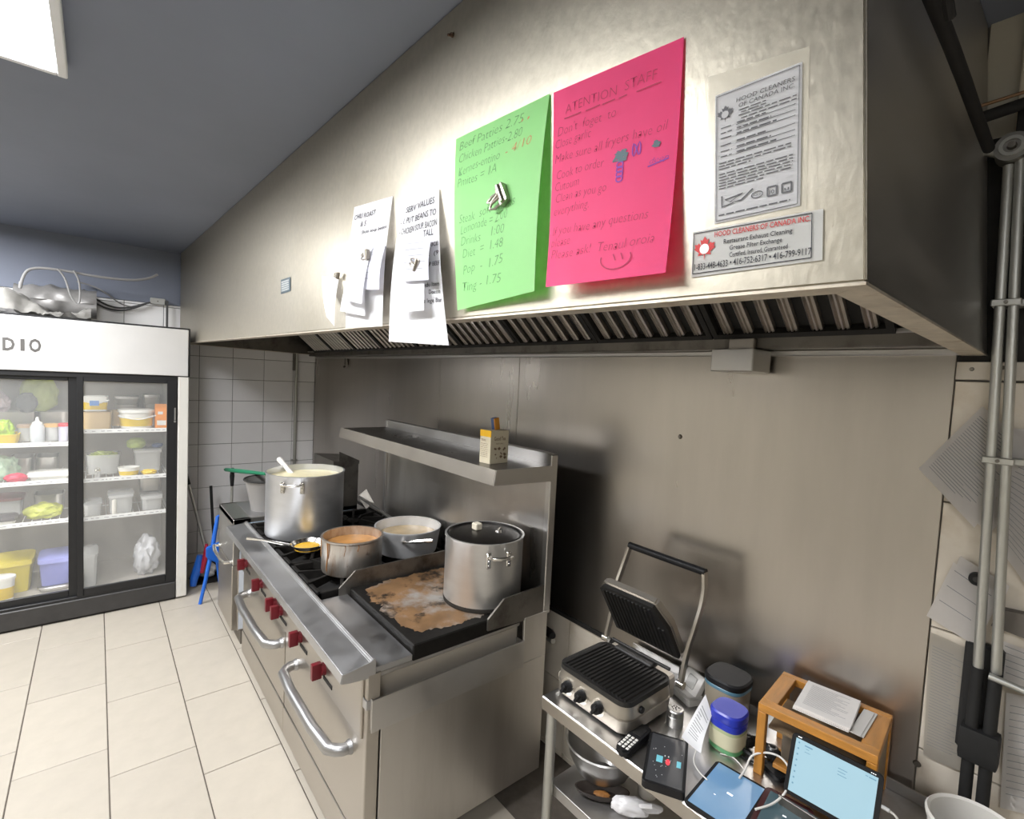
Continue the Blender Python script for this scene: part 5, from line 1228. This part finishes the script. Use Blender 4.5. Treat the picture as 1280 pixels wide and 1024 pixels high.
# ---- tablets
def tablet(name, label, corners, z0, th, bodym, screenm, bez=.010, tiltn=None, cat='tablet'):
    """corners of the top face: four room points in order; th thickness"""
    c = [Vector(p_) for p_ in corners]; ux = (c[1] - c[0]).normalized(); n = ux.cross(c[3] - c[0]).normalized(); uy = n.cross(ux)
    if n.z < 0: n = -n
    Wt_, Ht_ = ((c[1] - c[0]).length + (c[2] - c[3]).length) / 2, ((c[3] - c[0]).length + (c[2] - c[1]).length) / 2
    ctr = (c[0] + c[1] + c[2] + c[3]) / 4
    if uy.dot(c[3] - c[0]) < 0: uy = -uy
    M_ = Matrix(((ux.x, uy.x, n.x, ctr.x), (ux.y, uy.y, n.y, ctr.y), (ux.z, uy.z, n.z, ctr.z), (0, 0, 0, 1)))
    t = thing(name, label, cat, (ctr.x, ctr.y, min(p_.z for p_ in c) - th))
    mb = MB(); mb.prism([(x_, y_, -th) for x_, y_ in rr(Wt_ / 2, Ht_ / 2, min(.010, Wt_ * .1))], (0, 0, th), M_); bmesh.ops.bevel(mb.bm, geom=list(mb.bm.edges), offset=.0015, segments=1, affect='EDGES'); obj('case', mb, bodym, t, True)
    mb = MB(); mb.prism([(-Wt_ / 2 + bez, -Ht_ / 2 + bez, .0002), (Wt_ / 2 - bez, -Ht_ / 2 + bez, .0002), (Wt_ / 2 - bez, Ht_ / 2 - bez, .0002), (-Wt_ / 2 + bez, Ht_ / 2 - bez, .0002)], (0, 0, .0006), M_); sc_ = obj('screen', mb, screenm, t, True)
    sf_ = lambda a, b: M_ @ Vector((-Wt_ / 2 + bez + a * (Wt_ - 2 * bez), -Ht_ / 2 + bez + b * (Ht_ - 2 * bez), .0014))
    return t, sf_, M_
# order terminal
c = [at(823, 917, 2, .722), at(870, 931, 2, .722), at(843, 996, 2, .722), at(794, 964, 2, .722)]
M_scr_dark = mat('screen_dark', (0.035, 0.036, 0.038), .12, emit=((.06, .06, .065), .35))
t, sf, M_ = tablet('order_terminal', 'thick black order terminal with a dark screen at the table front', c, TZ, .020, M_black, M_scr_dark, .008, cat='terminal')
def patch(mb, sf, a0, b0, a1, b1): mb.bm.faces.new([mb.bm.verts.new(sf(*p_)) for p_ in ((a0, b0), (a1, b0), (a1, b1), (a0, b1))])
mb = MB(); patch(mb, sf, .22, .46, .40, .60); patch(mb, sf, .80, .47, .92, .60); obj('screen_button', mb, mat('screen_cyan', (0.10, 0.30, 0.36), .3, emit=((.15, .45, .52), .6)), t, True, 0)
mb = MB(); disc(mb, sf, .55, .55, .065); obj('record_dot', mb, mat('screen_red', (0.5, 0.03, 0.04), .3, emit=((.8, .06, .08), .8)), t, True, 0)
mb = MB(); random.seed(8)
for k in range(16): a, b = random.uniform(.08, .92), random.uniform(.15, .9); patch(mb, sf, a, b, a + .018, b + .012)
for k in range(4): patch(mb, sf, .44 + .05 * k, .42 + .1 * (k % 2), .47 + .05 * k, .45 + .1 * (k % 2))
obj('screen_icons', mb, mat('screen_grey', (0.4, 0.4, 0.4), .3, emit=((.5, .5, .52), .5)), t, True, 0)
# blue tablet lying at the front
c = [at(893, 948, 2, .709), at(957, 985, 2, .709)]
dx_ = (c[1] - c[0]); perp = Vector((dx_.y, -dx_.x, 0)).normalized() * .205
edge = at(858, 1003, 2, .709) - c[0]; c = [c[0], c[1], c[1] + edge, c[0] + edge]
t, sf, M_ = tablet('tablet', 'black tablet showing a plain steel blue screen, lying flat at the front edge', c, TZ, .008, M_black, mat('screen_blue', (0.10, 0.20, 0.33), .10, emit=((.115, .215, .33), .55)), .008)
mb = MB(); patch(mb, sf, .48, .45, .60, .485); patch(mb, sf, .30, .62, .34, .635); obj('screen_mark', mb, mat('screen_white', (.8, .8, .8), .3, emit=((.8, .85, .9), .8)), t, True, 0)
# dark tablet half under the cable
c = [at(962, 984, 2, .710), at(1022, 1016, 2, .710)]; e_ = at(930, 1030, 2, .710) - c[0]; c = [c[0], c[1], c[1] + e_, c[0] + e_]
t, sf, M_ = tablet('tablet', 'black tablet with a dark reddish edged screen lying right of the blue one', c, TZ, .009, mat('dark_red_case', (0.05, 0.012, 0.014), .4), mat('screen_slate', (0.045, 0.07, 0.08), .10, emit=((.05, .085, .10), .5)), .012)
mb = MB(); patch(mb, sf, .50, .42, .60, .45); obj('screen_mark', mb, _mats['screen_white'], t, True, 0)
# large bright tablet propped against the wooden rack
c = [at(993, 915, 1, 1.398), at(1108, 968, 1, 1.412)]
bl = at(977, 988, 1, 1.352); br = bl + (c[1] - c[0]); br = Vector((br.x, br.y, bl.z + (c[1].z - c[0].z) * .4))
c[1] = Vector((c[1].x, c[1].y, c[0].z)); br = bl + (c[1] - c[0])
lowz = bl.z; print('tablet low z', lowz, 'size', (c[1] - c[0]).length, (bl - c[0]).length)
t, sf, M_ = tablet('tablet', 'large tablet with a bright pale blue screen propped against the wooden rack', [c[0], c[1], br, bl], TZ, .008, M_black, mat('screen_bright', (0.15, 0.22, 0.25), .10, emit=((.42, .66, .78), .55)), .010)
M_scr_txt = mat('screen_text', (0.1, 0.2, 0.28), .4, emit=((.10, .22, .32), .5))
mb = MB()
for k in range(8): patch(mb, sf, .035, .05 + .11 * k, .055, .08 + .11 * k)
patch(mb, sf, .12, .06, .22, .085); patch(mb, sf, .14, .12, .18, .13); patch(mb, sf, .13, .18, .20, .19)
for k in range(3): patch(mb, sf, .55, .16 + .055 * k, .66 - .02 * (k == 1), .172 + .055 * k)
patch(mb, sf, .86, .05, .89, .065); patch(mb, sf, .90, .05, .98, .07)
obj('screen_text', mb, M_scr_txt, t, True, 0)
mb = MB()
for k in range(3): disc(mb, sf, .92 + .022 * k, -.035, .008)
patch(mb, sf, .02, -.045, .07, -.03); obj('camera_dots', mb, _mats['screen_white'], t, True, 0)
# stand foot under the propped tablet
bm_ = (bl + br) / 2
mb = MB(); mb.box((bl.x - .005, bl.y - .075, TZ + .001), (br.x - .02, bl.y + .01, TZ + .006), .001); mb.box((bl.x, bl.y - .02, TZ + .006), (br.x - .03, bl.y - .012, max(TZ + .012, lowz - .002)), .001)
tag(obj('tablet_stand', mb, M_steel_dark), 'flat metal stand plate under the bright propped tablet', 'stand')

# ------------------------------------------------------------------ wooden rack with papers
M_wood = mat('honey_wood', (0.47, 0.205, 0.034), .42, var=.22, vscale=10, stretch=(1, 7, 7), coat=.15)
M_wood2 = mat('honey_wood_cross', (0.43, 0.185, 0.03), .42, var=.22, vscale=10, stretch=(7, 1, 7), coat=.15)
RZ = .900; k4 = [at(u, v, 2, RZ) for u, v in ((948, 878), (1098, 947))]
ux = (k4[1] - k4[0]); rw = ux.length; ang = math.atan2(ux.y, ux.x); rd = .225
t = thing('wooden_rack', 'small honey coloured wooden desk rack standing by the steel wall', 'rack', (k4[0].x, k4[0].y, TZ), ang)
H_ = RZ - TZ; s_ = .022
mb = MB(); mb.box((0, 0, H_ - s_), (rw, s_ + .010, H_), .0015); obj('front_rail', mb, M_wood, t)
mb = MB(); mb.box((0, rd - s_, H_ - s_), (rw, rd, H_), .0015); obj('back_rail', mb, M_wood, t)
for x in (0, rw - .040): mb = MB(); mb.box((x, s_ + .0105, H_ - s_), (x + .040, rd - s_ - .0005, H_), .0015); obj('side_rail', mb, M_wood2, t)
for x, y in ((0, 0), (rw - s_, 0), (0, rd - s_), (rw - s_, rd - s_)): mb = MB(); mb.box((x, y, 0), (x + s_, y + s_, H_ - s_ - .0005), .0015); obj('leg', mb, mat('honey_wood_leg', (0.45, 0.195, 0.032), .42, var=.2, vscale=10, stretch=(7, 7, 1)), t)
mb = MB(); mb.box((rw - .012, s_ + .0005, .02), (rw - .004, rd - s_ - .0005, H_ - s_ - .0005)); obj('side_board', mb, mat('grey_brown_wood', (0.22, 0.155, 0.09), .55, var=.2, vscale=8, stretch=(1, 6, 1)), t)
mb = MB(); mb.box((s_, .03, H_ - .075), (rw - s_, rd - s_, H_ - .068)); obj('inner_shelf', mb, _mats['grey_brown_wood'], t)
mb = MB(); mb.box((s_ + .02, .02, .028), (rw - s_, .06, .040), .001); obj('low_rail', mb, M_wood, t)
# papers on the rack
rack = _roots[t.name]
def rack_paper(name, label, x0, y0, w_, d_, z0, n_, rot, m, lines, seed):
    Mr = rack @ Matrix.Translation((x0, y0, z0)) @ Matrix.Rotation(rot, 4, 'Z')
    tt = thing(name, label, 'paper', tuple(Mr.translation))
    mb = MB(); random.seed(seed)
    for k in range(n_):
        j = random.uniform(-.003, .003); z = k * .0016
        mb.box((j, j, z), (w_ + j, d_ + j, z + .0013), 0, Mr)
    obj('sheet_pile', mb, m, tt, True, 0)
    if lines:
        mb = MB(); z = n_ * .0016 + .0008
        for k in range(lines): stroke(mb, [(w_ * .12, d_ * (.88 - .76 * k / lines)), (w_ * random.uniform(.6, .9), d_ * (.88 - .76 * k / lines))], lambda a, b: Mr @ Vector((a, b, z)), .0014)
        obj('print_line', mb, M_ink_grey, tt, True, 0)
rack_paper('paper_pile', 'pile of printed pages on top of the wooden rack', .075, .045, .128, .160, H_ + .0005, 7, .03, M_paper_wall, 17, 1)
rack_paper('paper_pile', 'thin sheaf sticking out at the right of the page pile on the rack', .205, .050, .024, .140, H_ + .0005, 3, -.06, mat('paper_grey', (0.60, 0.58, 0.55), .8), 0, 2)
t = thing('cardboard_box', 'grey brown cardboard box inside the wooden rack', 'box', tuple((rack @ Matrix.Translation((.13, .12, 0))).translation), ang)
mb = MB(); mb.box((-.085, -.04, .001), (.085, .07, .10), .003); obj('carton', mb, mat('dull_card', (0.26, 0.22, 0.17), .8, var=.1, vscale=9), t)
mb = MB(); mb.box((-.085, -.0405, .092), (.085, .07, .1008)); obj('flap', mb, mat('dull_card_2', (0.32, 0.28, 0.22), .8), t)

# ------------------------------------------------------------------ keys, headset and cables
c = at(945, 945, 2, TZ); t = thing('headset', 'black headset heaped behind the blue tablet', 'headset', (c.x, c.y, TZ))
mb = MB(); mb.tube([(.05 * math.cos(a), .030 * math.sin(a), .014 + .018 * max(0, math.sin(a))) for a in [i * .4 for i in range(15)]], .006, 8); obj('headband', mb, M_black, t)
for k, (dx, dy) in enumerate(((-.035, .010), (.035, .022))):
    mb = MB(); mb.blob((dx, dy, .022), (.026, .020, .020), k, .12, 2, 3, .9); cup = obj('ear_cup', mb, M_black_matte, t)
    mb = MB(); mb.lathe([(0, .040), (.012, .040), (.016, .036), (.016, .032)], (dx, dy, 0), 18); obj('cup_ring', mb, mat('gun_metal', (0.12, .12, .12), .3, .8), cup)
mb = MB(); mb.tube([(-.03, .0, .008), (-.06, -.02, .004), (-.03, -.045, .004), (.02, -.035, .004)], .0025, 6, smooth=2); obj('cord', mb, M_black, t)
M_brass = mat('brass_key', (0.50, 0.33, 0.13), .3, 1.0)
kc = at(958, 952, 2, TZ)
def key(name, label, base, ang, m, z):
    tt = thing(name, label, 'key', (base.x, base.y, TZ + z), ang, 'keys by the headset')
    mb = MB(); mb.lathe([(.003, 0), (.010, 0), (.010, .002), (.003, .002), (.003, 0)], (0, 0, 0), 18); obj('bow', mb, m, tt)
    mb = MB(); mb.prism([(.009, -.004, 0), (.042, -.003, 0), (.046, 0, 0), (.042, .003, 0), (.009, .004, 0)], (0, 0, .002)); obj('blade', mb, m, tt)
key('brass_key', 'brass key lying nearest the blue tablet', kc, -1.0, M_brass, .002)
key('brass_key', 'brass key beside the dark key fob', at(976, 952, 2, TZ), -.55, M_brass, .012)
key('brass_key', 'brass key tucked behind the dark key fob', at(972, 946, 2, TZ), -.35, M_brass, .018)
c = at(968, 968, 2, TZ); t = thing('key_fob', 'black car key fob lying between the tablets', 'key fob', (c.x, c.y, TZ), -.45)
mb = MB(); mb.prism([(x_, y_, .001) for x_, y_ in rr(.030, .017, .010)], (0, 0, .014)); bmesh.ops.bevel(mb.bm, geom=list(mb.bm.edges), offset=.003, segments=2, affect='EDGES'); obj('fob_body', mb, M_black, t)
mb = MB(); mb.tube([(-.030, 0, .008), (-.042, .008, .008), (-.050, 0, .008), (-.042, -.008, .008)], .0016, 8, closed=True); obj('ring', mb, M_chrome, t)
M_cord = mat('white_cord', (0.72, 0.70, 0.66), .45)
def arc_pts(px, zs): return [at(u, v, 2, z) for (u, v), z in zip(px, zs)]
cable('charging_cable', arc_pts([(924, 973), (932, 962), (938, 945), (950, 941), (962, 941), (976, 946), (986, 958), (988, 975), (982, 992), (966, 1006), (944, 1012)], [.712, .722, .745, .762, .772, .772, .765, .752, .735, .718, .712]), .0027, M_cord, 'white charging cable looping up between the two tablets')
cable('charging_cable', arc_pts([(870, 938), (866, 952), (874, 966), (884, 975)], [.722, .715, .711, .711]), .0018, M_cord, 'short white cable from the order terminal to the blue tablet')
cable('charging_cable', arc_pts([(900, 942), (916, 946), (924, 954), (930, 962)], [.703, .703, .703, .705]), .0016, M_cord, 'thin white cable lying at the foot of the blue lidded jar')
t = thing('usb_plug_cable', 'white cable with a grey plug in the right edge of the bright tablet', 'cable', tuple(at(1112, 1012, 1, 1.40)))
p0, p1 = at(1102, 1008, 1, 1.385), at(1112, 1014, 1, 1.385)
mb = MB(); mb.tube([p0, p1], .0045, 10); obj('plug', mb, mat('plug_grey', (0.45, 0.45, 0.44), .4), t, True)
mb = MB(); mb.tube([p1, at(1120, 1020, 1, 1.39), at(1130, 1040, 1, 1.40), at(1136, 1075, 1, 1.42)], .0026, 8, smooth=2); obj('cord', mb, M_cord, t, True)

# ------------------------------------------------------------------ under the table
t = thing('mixing_bowl', 'large steel mixing bowl on the undershelf', 'bowl', (-1.040, 1.362, LZ))
mb = MB(); mb.lathe([(0, 0), (.05, 0), (.085, .03), (.108, .075), (.116, .112), (.120, .116), (.122, .114), (.119, .118), (.112, .112), (.104, .075), (.08, .032), (.048, .006), (0, .006)], seg=56); obj('bowl_shell', mb, M_steel, t); t.scale = (1.1, 1.1, 1.15)
c = at(762, 992, 2, LZ); t = thing('old_wok', 'blackened pan with rust orange patches on the undershelf', 'pan', (c.x - .005, c.y - .035, LZ), .75)
mb = MB(); mb.lathe([(0, 0), (.05, .002), (.075, .018), (.082, .030), (.078, .030), (.05, .008), (0, .006)], seg=40, sx=1.1, sy=.42); obj('pan_shell', mb, mat('rusty_black', (0.045, 0.035, 0.03), .5, .4, var=.3, vscale=12), t)
mb = MB(); mb.blob((0, 0, .012), (.026, .014, .005), 3, .4, 3, 3); obj('rust_patch', mb, mat('rust_orange', (0.28, 0.12, 0.03), .7, var=.4, vscale=40), t)
c = at(795, 1004, 2, LZ); t = thing('white_carton', 'crumpled white plastic jug lying on the undershelf', 'jug', (-.880, 1.310, LZ), .75)
mb = MB(); mb.blob((0, 0, .028), (.060, .028, .028), 21, .18, 2, 4, .9); obj('jug_body', mb, mat('white_jug', (0.66, 0.65, 0.66), .35, stain=[((.5, .2, .05), 9, .6, .7, .6)]), t)
mb = MB(); mb.tube([(.03, -.02, .05), (.06, -.028, .062), (.09, -.02, .05), (.085, -.005, .03), (.05, -.01, .03)], .008, 8, closed=True); obj('jug_handle', mb, _mats['white_jug'], t)
t = thing('white_mug', 'pale mug at the back of the undershelf', 'mug', (-.895, 1.425, LZ))
mb = MB(); mb.lathe([(0, 0), (.03, 0), (.034, .06), (.032, .06), (.029, .004), (0, .004)], seg=28); obj('cup', mb, mat('mug_cream', (0.56, 0.52, 0.46), .3), t)
mb = MB(); mb.tube([(.032, 0, .05), (.052, 0, .045), (.052, 0, .02), (.03, 0, .012)], .004, 8, smooth=1); obj('mug_handle', mb, _mats['mug_cream'], t)
# white bucket at the lower right corner of the view
t = thing('white_bin', 'tall white plastic bin standing right of the work table', 'bin', (-.113, 1.445, 0))
mb = MB(); mb.lathe([(0, 0), (.062, 0), (.080, .836), (.084, .837), (.086, .848), (.082, .853), (.077, .848), (.059, .006), (0, .006)], seg=48); obj('bin_body', mb, mat('bucket_white', (0.62, 0.60, 0.56), .4), t)
# gas hose with a black handle between range and table
t = thing('gas_valve', 'black gas valve handle on the wall between range and table', 'valve', tuple(at(690, 795, 1, 1.58)))
p = at(688, 792, 1, 1.60); mb = MB(); mb.tube([p + Vector((-.10, .02, -.01)), p, p + Vector((.035, -.02, .01))], .02, 12, rs=[.018, .02, .014]); obj('handle', mb, M_black, t, True)
mb = MB(); mb.tube([p + Vector((-.10, .02, -.03)), p + Vector((0, 0, -.03)), p + Vector((.03, -.01, -.02))], .012, 10); obj('valve_body', mb, M_galv, t, True)
mb = MB(); mb.cyl((p.x - .05, 1.60, .0), (p.x - .05, 1.60, p.z - .03), .014, seg=12); obj('gas_pipe', mb, M_galv, t, True)
# ------------------------------------------------------------------ pipes right of the steel wall
PY = 1.612
t = thing('conduit_pair', 'pair of galvanised conduits running down the cream tiles into black sleeves', 'pipe', (-.15, PY, .55))
pa, pb = (at(1261, 205, 1, PY), at(1221, 850, 1, PY)), (at(1275, 205, 1, PY), at(1243, 862, 1, PY))
xa = (pa[0].x + pa[1].x) / 2; xb = (pb[0].x + pb[1].x) / 2
mb = MB(); mb.cyl((pa[1].x, PY, 1.12), (pa[0].x, PY, 2.30), .0098, seg=18); obj('conduit', mb, M_galv, t, True)
mb = MB(); mb.cyl((pb[1].x, PY, 1.12), (pb[0].x, PY, 2.31), .0098, seg=18); obj('conduit', mb, M_galv, t, True)
for z in (1.985, 1.62):
    k = (z - 1.12) / 1.18; cx = pa[1].x + (pa[0].x - pa[1].x) * k; cx2 = pb[1].x + (pb[0].x - pb[1].x) * k
    mb = MB(); mb.box((cx - .015, PY - .014, z - .008), (cx2 + .015, PY - .0095, z + .008), .002); mb.box((cx - .015, PY + .0095, z - .008), (cx2 + .03, PY + .050, z + .008), .002); obj('strap_clamp', mb, M_galv, t, True)
    mb = MB(); mb.cyl(((cx + cx2) / 2, PY - .014, z), ((cx + cx2) / 2, PY - .020, z), .004, seg=10); obj('screw', mb, M_steel_dark, t, True)
for p_ in (pa, pb):
    mb = MB(); mb.tube([(p_[1].x, PY, 1.125), (p_[1].x, PY, .90), (p_[1].x + .002, PY, .45)], .0125, 14); obj('black_sleeve', mb, mat('black_rubber', (0.010, 0.010, 0.010), .7, var=.2, vscale=20), t, True)
mb = MB(); mb.box((pa[1].x - .020, PY - .022, .90), (pb[1].x + .020, PY + .024, .98), .010, None, 2); obj('sleeve_coupling', mb, _mats['black_rubber'], t, True)
mb = MB(); mb.box((pa[1].x - .030, PY + .025, .90), (pa[1].x + .040, 1.664, 1.17), .006); obj('back_box', mb, mat('black_box_plastic', (0.014, 0.014, 0.014), .6), t, True, label='black electrical box behind the sleeves')
c0, c1 = at(1236, 845, 1, 1.59), at(1290, 868, 1, 1.59); mb = MB(); mb.tube([c0, c1, c1 + (c1 - c0) * 2], .008, 12); obj('branch_conduit', mb, M_galv, t, True)
# valve with hand wheel at the top
t = thing('shutoff_valve', 'round metal shutoff valve joining the conduit to the hood', 'valve', tuple(at(1264, 186, 1, PY)))
c = at(1267, 187, 1, PY); mb = MB(); mb.cyl(c + Vector((0, .02, 0)), c + Vector((0, -.025, 0)), .034, .031, 28); vb = obj('valve_body', mb, mat('valve_metal', (0.30, 0.29, 0.27), .4, .85, var=.15, vscale=20), t, True)
mb = MB(); mb.lathe([(.015, 0), (.022, 0), (.022, .005), (.015, .005), (.015, 0)], seg=24); 
for v in mb.bm.verts: v.co = c + Vector((v.co.x, -.025 - v.co.z, v.co.y))
obj('raised_ring', mb, M_galv, t, True)
mb = MB(); mb.cyl(c + Vector((0, -.025, 0)), c + Vector((0, -.036, 0)), .009, .007, 14); obj('spindle', mb, M_steel_dark, t, True)
e = at(1228, 189, 1, PY); mb = MB(); mb.tube([c + Vector((-.02, 0, -.004)), e], .010, 12); mb.cyl(e, e + (e - c).normalized() * .008, .018, seg=6); obj('pipe_stub', mb, M_galv, t, True)
# black lagged pipes
M_lag = mat('black_lagging', (0.014, 0.013, 0.013), .7, var=.2, vscale=25)
t = thing('lagged_pipe', 'black insulated pipe sloping along the side of the hood', 'pipe', tuple(at(1228, 180, 1, 1.58)))
q0, q1, q2 = Vector((-.185, 0.86, 2.560)), Vector((-.196, 1.30, 2.46)), at(1234, 186, 1, 1.60)
q0 = at(1150, -40, 0, -.205); q1 = at(1198, 80, 0, -.205); q2 = at(1226, 160, 0, -.205); q3 = at(1236, 186, 0, -.205)
mb = MB(); mb.tube([q0, q1, q2, q3], .010, 12, smooth=1); obj('lagging', mb, M_lag, t, True)
mb = MB(); mb.tube([at(1178, -40, 0, -.17), at(1188, 22, 0, -.17)], .006, 10); obj('short_rod', mb, M_lag, t, True)
t = thing('lagged_pipe', 'black insulated pipe crossing to the right above the valve', 'pipe', tuple(at(1228, 146, 1, 1.60)))
a, b = at(1228, 147, 1, 1.575), at(1290, 126, 1, 1.575); mb = MB(); mb.tube([a, b, b + (b - a) * 2], .013, 12); obj('lagging', mb, M_lag, t, True)
mb = MB(); p = at(1272, 150, 1, 1.62); mb.box((p.x, 1.61, p.z - .04), (p.x + .04, 1.664, p.z + .03), .002); obj('pipe_bracket', mb, M_black_matte, t, True)
a, b = at(1224, 133, 1, 1.565), at(1290, 112, 1, 1.565); mb = MB(); mb.tube([a, b, b + (b - a) * 2], .004, 8)
tag(obj('copper_pipe', mb, mat('dull_copper', (0.28, 0.17, 0.10), .45, .7)), 'thin dull copper pipe just above the crossing black pipe', 'pipe')

# ------------------------------------------------------------------ papers on the cream tiles
def pin(name, label, px, lifts, lines, seed, m=M_paper_wall, bow=.003, base=0.0, cat='paper', head=None, lw=.0016, vert=False):
    s_ = Sheet(px, lifts, bow=bow, plane='wall', base=base)
    t = hang(name, s_, m, label, cat); sf = s_.surf(); random.seed(seed)
    mb = MB()
    for i in range(lines):
        b = (.10 + .82 * i / lines) * s_.H; stroke(mb, [(.08 * s_.W, b), (random.uniform(.55, .93) * s_.W, b)], sf, lw)
    if head: write(mb, head, sf, .1 * s_.W, .06 * s_.H, .03 * s_.H, .3 * s_.W, .01)
    obj('print_line', mb, M_ink_grey, t, True, 0)
    return s_
pin('printed_page', 'printed page hanging askew on the tiles behind the conduits', [(1228, 508), (1290, 560), (1218, 660), (1148, 586)], [.004, .004, .02, .02], 26, 3, base=.008)
pin('printed_page', 'page mostly hidden under the askew printed page', [(1180, 560), (1262, 640), (1236, 668), (1161, 597)], [.002, .002, .004, .004], 0, 4, base=.003)
pin('printed_page', 'printed page at the right edge beyond the conduits', [(1247, 534), (1330, 540), (1330, 800), (1246, 680)], [.002, .002, .008, .010], 20, 5, base=.002)
pin('envelope', 'pale envelope held by a black magnet on the tiles', [(1192, 703), (1252, 745), (1220, 808), (1158, 770)], [.003, .003, .012, .014], 3, 6, base=.010)
pin('envelope', 'second sheet peeping out above the magnet held envelope', [(1200, 695), (1262, 733), (1250, 760), (1190, 722)], [.002, .002, .003, .003], 0, 7, base=.004)
pin('printed_page', 'large pale printed page low on the tiles beside the black box', [(1163, 790), (1212, 812), (1200, 964), (1154, 944)], [.002, .002, .004, .004], 34, 8, base=.001, m=mat('cream_page', (0.56, 0.52, 0.45), .8), lw=.0011)
pin('printed_page', 'page low at the right edge beside the black sleeves', [(1258, 866), (1330, 880), (1330, 1030), (1250, 1010)], [.002] * 4, 14, 9, base=.002)
pin('printed_page', 'page at the right edge below the branch conduit', [(1250, 800), (1330, 830), (1330, 880), (1252, 850)], [.002] * 4, 5, 10, base=.002)
p = at(1221, 724, 1, WY - .024); t = thing('round_magnet', 'round black magnet on the pale envelope', 'magnet', tuple(p))
mb = MB(); mb.cyl(p + Vector((0, .006, 0)), p + Vector((0, -.006, 0)), .016, .015, 24); obj('disc', mb, M_black, t, True)
mb = MB(); mb.cyl(p + Vector((0, -.006, 0)), p + Vector((0, -.008, 0)), .007, .006, 18); obj('centre', mb, M_fr_grey, t, True)
p = at(1266, 778, 1, WY - .02); mb = MB(); mb.prism([(p.x - .035, WY - .03, p.z - .02), (p.x + .05, WY - .03, p.z - .03), (p.x + .05, WY - .03, p.z + .03), (p.x - .02, WY - .03, p.z + .025)], (0, .028, 0))
tag(obj('grey_bracket', mb, mat('bracket_grey', (0.13, 0.115, 0.10), .6)), 'small grey bracket on the tiles at the right edge', 'bracket')

# ------------------------------------------------------------------ cleaning things in the corner by the fryer
M_blue = mat('blue_plastic', (0.015, 0.12, 0.52), .35)
t = thing('folding_stool', 'blue plastic folding stool leaning beside the fryer', 'stool', (-4.17, .62, 0))
foot = at(250, 757, 0, -4.15); foot.z = 0.0; top = at(272, 646, 0, -4.25); mid = at(263, 700, 0, -4.20)
mb = MB(); mb.tube([foot, foot.lerp(mid, .5), mid + Vector((0, 0, .02))], .012, 10, rs=[.012, .013, .015]); obj('leg', mb, M_blue, t, True)
mb = MB(); mb.tube([mid, mid.lerp(top, .6), top, top + Vector((0, .03, .012))], .015, 10, rs=[.016, .015, .013, .012]); obj('back_post', mb, M_blue, t, True)
mb = MB(); m0, m1, m2, m3 = at(257, 684, 0, -4.20), at(276, 676, 0, -4.20), at(276, 704, 0, -4.20), at(257, 696, 0, -4.20); mb.slab([m0, m1, m2, m3], .05); bmesh.ops.bevel(mb.bm, geom=list(mb.bm.edges), offset=.006, segments=2, affect='EDGES'); obj('seat', mb, M_blue, t, True)
b2 = Vector((-4.30, foot.y + .16, 0)); mb = MB(); mb.tube([b2, mid + Vector((-.05, .05, .0))], .012, 10); obj('leg', mb, M_blue, t, True)
# dustpan with rubbish, broom, mop handle
t = thing('dustpan', 'black dustpan standing on the floor behind the blue stool', 'dustpan', (-4.60, .72, 0))
mb = MB(); mb.prism([(-4.52, .60, .001), (-4.52, .90, .001), (-4.70, .90, .001), (-4.70, .60, .001)], (0, 0, .006)); mb.prism([(-4.70, .58, .0), (-4.70, .92, .0), (-4.66, .88, .19), (-4.66, .64, .19)], (-.008, 0, 0)); mb.prism([(-4.52, .60, .002), (-4.70, .58, .002), (-4.66, .64, .19)], (0, .008, 0)); mb.prism([(-4.52, .90, .002), (-4.70, .92, .002), (-4.66, .88, .19)], (0, -.008, 0)); obj('pan', mb, M_black_matte, t, True)
mb = MB(); mb.tube([(-4.68, .76, .18), (-4.74, .75, .45), (-4.78, .74, .74)], .011, 10); obj('handle', mb, M_black, t, True)
mb = MB(); mb.blob((-4.62, .70, .075), (.05, .06, .06), 31, .3, 3, 3, .9); tag(obj('crumpled_bag', mb, mat('rubbish_white', (0.55, 0.55, 0.56), .5), smooth=50), 'crumpled white bag lying in the black dustpan', 'rubbish')
t = thing('hand_brush', 'blue and red brush leaning on the dustpan', 'brush', (-4.47, .63, .0))
mb = MB(); a0, a1 = at(247, 712, 0, -4.48), at(252, 682, 0, -4.48); mb.tube([Vector((-4.47, at(243, 722, 0, -4.48).y - .01, .022)), at(243, 722, 0, -4.48), a0, at(250, 694, 0, -4.48)], .028, 10, rs=[.022, .03, .035, .02]); obj('brush_head', mb, M_blue, t, True)
mb = MB(); mb.tube([at(252, 716, 0, -4.46), at(258, 690, 0, -4.46), at(258, 680, 0, -4.46)], .014, 10, rs=[.016, .02, .010]); obj('red_grip', mb, mat('red_plastic', (0.40, 0.02, 0.05), .4), t, True)
t = thing('mop', 'grey mop handle leaning against the tiles beside the fridge', 'mop', (-4.85, .80, 0))
mt, mbm = at(236, 606, 0, -5.03), at(262, 705, 0, -4.85); mb = MB(); mb.tube([mt, mbm, Vector((-4.80, mbm.y + .05, .03))], .012, 10); obj('pole', mb, M_galv, t, True)
mb = MB(); mb.tube([mt, mt + (mt - mbm).normalized() * .10], .015, 10); obj('grip', mb, M_black, t, True)
mb = MB(); mb.blob((-4.80, mbm.y + .06, .045), (.05, .09, .045), 41, .35, 4, 3, .95); obj('mop_head', mb, mat('mop_grey', (0.35, 0.33, 0.30), .9), t, True)
# print, handwriting and other marks too small to pick apart stay joined
for o in list(COL.objects):
    if o.name.split('.')[0] in ('handwriting', 'red_handwriting', 'pen_scribble', 'print', 'print_line', 'lettering', 'red_lettering', 'black_lettering', 'screen_mark', 'screen_text', 'screen_icons', 'screen_button', 'camera_dots', 'shaker_hole', 'print_patch'):
        o['kind'] = 'stuff'
